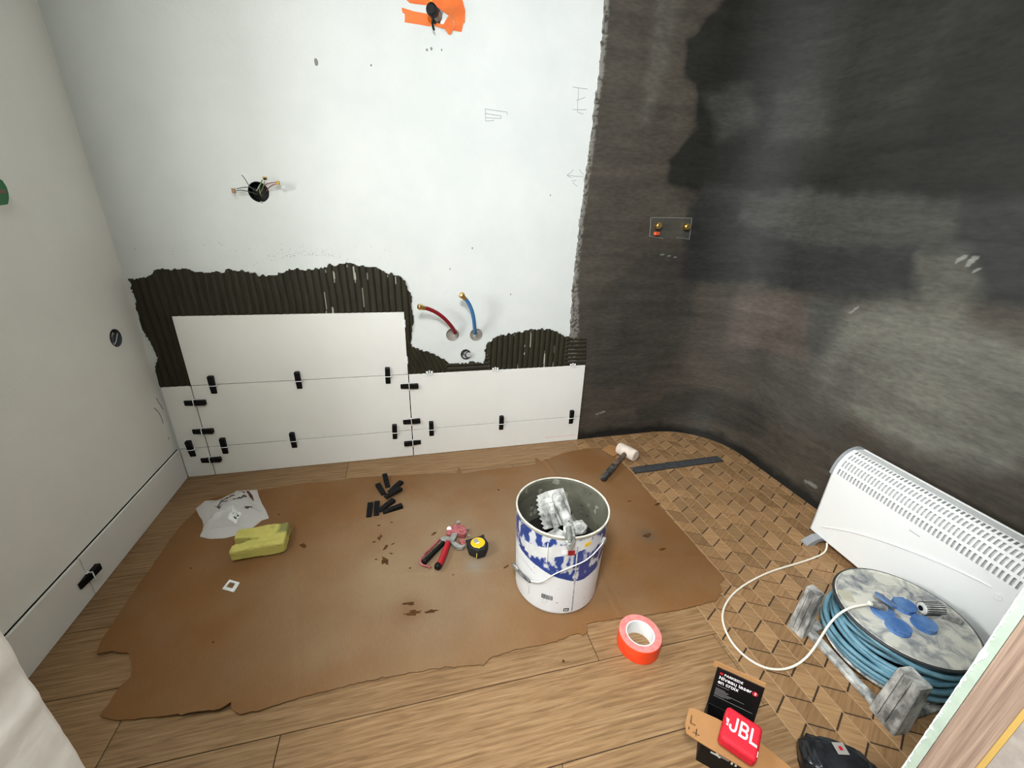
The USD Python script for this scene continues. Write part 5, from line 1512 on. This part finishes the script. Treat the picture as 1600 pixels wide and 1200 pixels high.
part(reel, "knob_rib", [tube([k0 + kd * 0.003 + 0.0166 * (math.cos(a) * ka + math.sin(a) * kb_), k1 - kd * 0.003 + 0.0166 * (math.cos(a) * ka + math.sin(a) * kb_)], 0.0013, 5) for a in np.linspace(0, 2 * math.pi, 19)[:-1]], DARKGREY, kind="stuff")
part(reel, "knob_hole", cyl(k0 - kd * 0.0006, k0 + kd * 0.002, 0.007, 16), BLACK)
cb_ = fl(*zr(1160, 355), RZ + 0.008) - [RCX, RCY, 0]
part(reel, "cut_out_switch", cbox(0.050, 0.026, 0.014, 0.003, (cb_[0], cb_[1], RZ + 0.008), -38), DUSTY, "grey thermal switch box")
cb_ = fl(1322, 930, RZ + 0.003) - [RCX, RCY, 0]
part(reel, "type_plate", cbox(0.036, 0.040, 0.0012, 0.0004, (cb_[0], cb_[1], RZ + 0.0012), -30), mat("type_plate", (196, 190, 166), (172, 168, 150), scale=50, rough=0.7))
# stand: floor bars and two upright feet
def leg(x, y, ang, h, k=1.0):
    g = []
    body_ = m3.Manifold.batch_hull([m3.Manifold.cylinder(0.02, 0.006, 0.006, 10).translate([a, b, 0]) for a, b in ((-0.018, -0.028), (0.018, -0.028), (-0.018, 0.028), (0.018, 0.028))] + [m3.Manifold.cylinder(0.012, 0.006, 0.005, 10).translate([a, b, h - 0.012]) for a, b in ((-0.010, -0.022), (0.020, -0.022), (-0.010, 0.022), (0.020, 0.022))])
    for b in (-0.010, 0.010):
        body_ = body_ - m3.Manifold.cube([0.010, 0.0035, h], True).rotate([0, math.degrees(math.atan2(0.008, h)), 0]).translate([-0.0205, b, h * 0.56])
    return body_.scale([k, k, 1]).rotate([0, 0, ang]).translate([x, y, 0])


L1 = (fl(1243, 985) + fl(1256, 995)) / 2 - [RCX, RCY, 0]
L2 = fl(1376, 1132) - [RCX, RCY, 0]
part(reel, "stand_leg", leg(L1[0] + 0.004, L1[1] + 0.010, 8, 0.168, 0.72), DUSTY, "plaster-caked stand leg")
part(reel, "stand_leg", leg(L2[0] + 0.030, L2[1] + 0.004, -6, 0.165), DUSTY, "plaster-caked stand leg")


def bar(a, b, w, h):
    a, b = np.array(a), np.array(b)
    d = b - a
    m = cbox(float(np.linalg.norm(d)), w, h, 0.004)
    m.apply_transform(trimesh.transformations.rotation_matrix(math.atan2(d[1], d[0]), [0, 0, 1]))
    m.apply_translation([(a[0] + b[0]) / 2, (a[1] + b[1]) / 2, h / 2])
    return m


part(reel, "stand_bar", bar((L1[0] + 0.03, L1[1]), (L2[0] + 0.03, L2[1]), 0.030, 0.016), DUSTY)
part(reel, "stand_bar", bar((L1[0] + 0.02, L1[1]), (0.09, L1[1] + 0.02), 0.026, 0.017), DUSTY)
part(reel, "stand_bar", bar((L2[0] + 0.02, L2[1]), (0.09, L2[1]), 0.026, 0.017), DUSTY)

# the heater's cord, running over the floor and up to the reel
cp = [fl(1292, 848, 0.03), fl(1291, 858, 0.012), fl(1278, 869, 0.0035), fl(1240, 882, 0.0035), fl(1205, 893, 0.0035), fl(1175, 907, 0.0035), fl(1150, 924, 0.0035), fl(1134, 944, 0.0045), fl(1129, 966, 0.0045), fl(1135, 988, 0.0035), fl(1147, 1008, 0.0035), fl(1165, 1026, 0.0035), fl(1190, 1041, 0.0035), fl(1218, 1046, 0.004), fl(1240, 1041, 0.012), fl(1261, 1026, 0.036), fl(1277, 1005, 0.072), fl(1290, 984, 0.112), fl(1306, 964, 0.150), fl(1328, 950, 0.178), fl(1350, 945, 0.188), fl(1361, 943.5, 0.188)]
cord = thing("heater_cord", "white mains cord looping from the heater over the floor to the reel", "cord")
cs_ = spline(cp, 160)
part(cord, "cable", tube(cs_, 0.0033, 10), CORD, smooth=True)
e = cs_[-1]
pd = fl(1377, 948, 0.180) - e
pd /= np.linalg.norm(pd)
part(cord, "plug", tube([e - pd * 0.004, e + pd * 0.004, e + pd * 0.012, e + pd * 0.040], [0.0052, 0.0072, 0.0085, 0.0125], 14), mat("plug_grey", (84, 84, 86), (170, 168, 160), scale=40, rough=0.7), "dusty grey plug", smooth=30)
part(cord, "strain_relief", tube([e - pd * 0.006, e + pd * 0.001], 0.0062, 12), CORD)

# ------------------------------------------------------------------ laser-level box, speaker, black bag
e1 = np.array([0.745, -0.667, 0.0]); e1 /= np.linalg.norm(e1)
e2 = np.array([-e1[1], e1[0], 0.0])
FL_ = np.array([1.622, -1.464, 0.0])        # front left foot of the box
BXR = np.stack([e1, e2, [0, 0, 1.0]], 1)
bxo = thing("laser_level_box", "open black laser level box with brown flaps on the shower floor", "box", FL_, BXR)
BWD, BDP, BHT = 0.096, 0.078, 0.098
part(bxo, "front_panel", cbox(BWD, 0.003, BHT, 0.0006, (BWD / 2, 0, BHT / 2)), BLACK)
part(bxo, "side_panel", cbox(0.003, BDP, BHT, 0.0006, (0, BDP / 2, BHT / 2)), BLACK)
part(bxo, "side_panel", cbox(0.003, BDP, BHT, 0.0006, (BWD, BDP / 2, BHT / 2)), BLACK)
part(bxo, "back_panel", cbox(BWD, 0.003, BHT, 0.0006, (BWD / 2, BDP, BHT / 2)), BLACK)
lid = cbox(BWD + 0.002, 0.0028, 0.105, 0.0006, (BWD / 2, 0, 0.0525))
LT = trimesh.transformations.rotation_matrix(math.radians(-10), [1, 0, 0])
LT[:3, 3] = [0, BDP, BHT]
lid.apply_transform(LT)
part(bxo, "lid", lid, BLACK, "raised black lid printed in white")
rim_ = [cbox(BWD + 0.012, 0.0028, 0.016, 0.0006, (BWD / 2 - 0.004, 0.003, 0.108))]
for m in rim_:
    m.apply_transform(LT)
part(bxo, "lid_tuck", rim_, KRAFT, "brown tuck flap behind the lid's top edge")


def on_lid(mesh, x, z):
    m = mesh.copy()
    v = m.vertices
    m = trimesh.Trimesh(np.stack([x + v[:, 0], -0.0014 - v[:, 2], z + v[:, 1]], 1), m.faces[:, ::1], process=False)
    m.apply_transform(LT)
    return m


PRINT = mat("white_print", (236, 236, 236), rough=0.6)
part(bxo, "brand_print", on_lid(meshkit.text_mesh("PARKSIDE", 0.0058, 0.0004, True), 0.016, 0.090), PRINT)
part(bxo, "brand_mark", on_lid(bx(0, 0.007, 0, 0.0058, 0, 0.0004), 0.007, 0.090), RED)
part(bxo, "title_print", on_lid(meshkit.text_mesh("Niveau laser", 0.0085, 0.0004, True), 0.007, 0.077), PRINT)
part(bxo, "title_print", on_lid(meshkit.text_mesh("en croix", 0.0085, 0.0004, True), 0.007, 0.065), PRINT)
fine = [on_lid(bx(0, w, -0.0005, 0.0005, 0, 0.0003), 0.007, z) for w, z in ((0.026, 0.059), (0.020, 0.050), (0.028, 0.047), (0.025, 0.044), (0.062, 0.041), (0.034, 0.038), (0.030, 0.035), (0.022, 0.032), (0.082, 0.027))]
part(bxo, "fine_print", fine, GREY_INK, kind="stuff")
part(bxo, "badge", [on_lid(lathe([(0, 0), (0.0062, 0), (0.0062, 0.0004), (0, 0.0004)], 24), 0.083, 0.080)], RED, "round red badge")
part(bxo, "badge_print", on_lid(meshkit.text_mesh("3", 0.006, 0.0004, True), 0.0805, 0.0775).apply_translation([0, -0.0006, 0]), PRINT)
# the wide brown flap folded over the front, with its perforated end
fl0 = Polygon([(-0.038, -0.020), (-0.044, -0.002), (-0.040, 0.034), (-0.028, 0.040), (0.020, 0.042), (0.10, 0.040), (0.165, 0.020), (0.205, -0.006), (0.20, -0.030), (0.11, -0.030), (0.0, -0.024)])
slots_ = [sbox(-0.034, 0.004, -0.031, 0.022), sbox(-0.034, 0.004, -0.022, 0.0065), sbox(-0.026, -0.012, -0.012, -0.0095), sbox(-0.020, -0.016, -0.0175, 0.0), sbox(-0.036, -0.010, -0.0335, -0.004)]
m = extrude(fl0.difference(shapely.union_all(slots_)), 0.003)
FT = trimesh.transformations.rotation_matrix(math.radians(8), [1, 0, 0])
FT[:3, 3] = [0, 0.0, BHT + 0.0025]
m.apply_transform(FT)
part(bxo, "front_flap", m, KRAFT, "wide brown cardboard flap with cut slots")
rb = [(0.028, 0.046, 0.020, 0.05), (0.052, 0.060, 0.010, 0.03)]
part(bxo, "front_print", [bx(0.030, 0.036, -0.0022, -0.0016, 0.052, 0.068), bx(0.020, 0.030, -0.0022, -0.0016, 0.052, 0.057), bx(0.036, 0.041, -0.0022, -0.0016, 0.050, 0.055), bx(0.062, 0.066, -0.0022, -0.0016, 0.050, 0.066), bx(0.070, 0.074, -0.0022, -0.0016, 0.050, 0.064)], PRINT, "white graphic on the black front", kind="stuff")
part(bxo, "front_print_block", bx(0.036, 0.058, -0.0021, -0.0016, 0.054, 0.084), GREYP)

spk = thing("bluetooth_speaker", "small red speaker with white-pink lettering on the laser box's flap", "speaker")
P4 = np.array([fl(*p, z) for p, z in (((1140, 1103), 0.156), ((1196, 1136), 0.153), ((1181, 1192), 0.146), ((1122, 1147), 0.149))])
sc4 = P4.mean(0)
sx_ = (P4[1] - P4[0] + P4[2] - P4[3]) / 2
sy_ = (P4[0] - P4[3] + P4[1] - P4[2]) / 2
ux = sx_ / np.linalg.norm(sx_)
uz = np.cross(ux, sy_)
uz /= np.linalg.norm(uz)
uy = np.cross(uz, ux)
SW, SH = float(np.linalg.norm(sx_)), float(abs(sy_ @ uy))
SR = np.stack([ux, uy, uz], 1)


def spk_at(m):
    v = meshkit.arrays(m)[0] if hasattr(m, "to_mesh") else np.array(m.vertices)
    f = meshkit.arrays(m)[1] if hasattr(m, "to_mesh") else m.faces
    return trimesh.Trimesh(v @ SR.T + sc4, f, process=False)


sb_ = rbox(SW, SH, 0.034, 0.009, 16).translate([0, 0, -0.017])
part(spk, "body", spk_at(sb_), REDBAG, "red fabric body", smooth=45)
lg = meshkit.text_mesh("JBL", SH * 0.42, 0.0005, True)
lg.apply_scale([0.74, 1, 1])
lg.apply_translation([-lg.bounds[:, 0].mean() + 0.003, -lg.bounds[:, 1].mean() + 0.004, 0.0001])
part(spk, "lettering", spk_at(lg), PINKPRINT, "pale pink raised letters")
ex = trimesh.util.concatenate([extrude(Point(0, 0).buffer(0.0024, 16), 0.0005), extrude(Polygon([(-0.0024, 0.0038), (0.0016, 0.0034), (0.0018, 0.0125), (-0.0046, 0.0136)]), 0.0005)])
ex.apply_translation([lg.bounds[0, 0] - 0.0035, lg.bounds[0, 1] + 0.0085, 0.0001])
part(spk, "emblem", spk_at(ex), PINKPRINT, "pale pink exclamation emblem")
for (x, y) in ((-SW / 2 + 0.003, SH * 0.22), (SW / 2 - 0.002, -SH * 0.28)):
    part(spk, "scuff", spk_at(cbox(0.0018, 0.012, 0.002, 0.0004, (x, y, -0.004))), PAPER)

bgp = trimesh.creation.icosphere(4, 1.0)
v = bgp.vertices
sgn = np.sign(v) * np.abs(v) ** 0.6
vv = sgn * np.array([0.075, 0.052, 0.030])
vv = vv * (0.86 + 0.34 * meshkit.fbm(v * 2.4, 4, 97))[:, None] + 0.010 * (np.abs(meshkit.fbm(v * 4.5, 3, 98) - 0.5))[:, None] * v
vv[:, 2] = np.maximum(vv[:, 2], -0.028)
cB = fl(1312, 1203, 0.03)
bbag = thing("black_bag", "shiny crumpled black plastic bag in the lower right corner", "bag", (cB[0], cB[1], 0.0295), -35)
part(bbag, "film", trimesh.Trimesh(vv, bgp.faces, process=False), SILVERBAG, smooth=True)
lq = np.array([fl(*p, 0.060) for p in ((1301, 1165), (1316, 1161), (1324, 1176), (1310, 1181))]).mean(0) - np.array([cB[0], cB[1], 0.0295])
lq = Rot.from_euler("z", 35, degrees=True).apply(lq)
part(bbag, "label", cbox(0.026, 0.024, 0.0012, 0.0003, (lq[0], lq[1], 0.0335), 20), mat("bag_label", (150, 146, 140), rough=0.35), "small shiny label")
part(bbag, "label_mark", cbox(0.008, 0.008, 0.0006, 0.0001, (lq[0], lq[1], 0.0344), 20), RED, "red spot on the label")
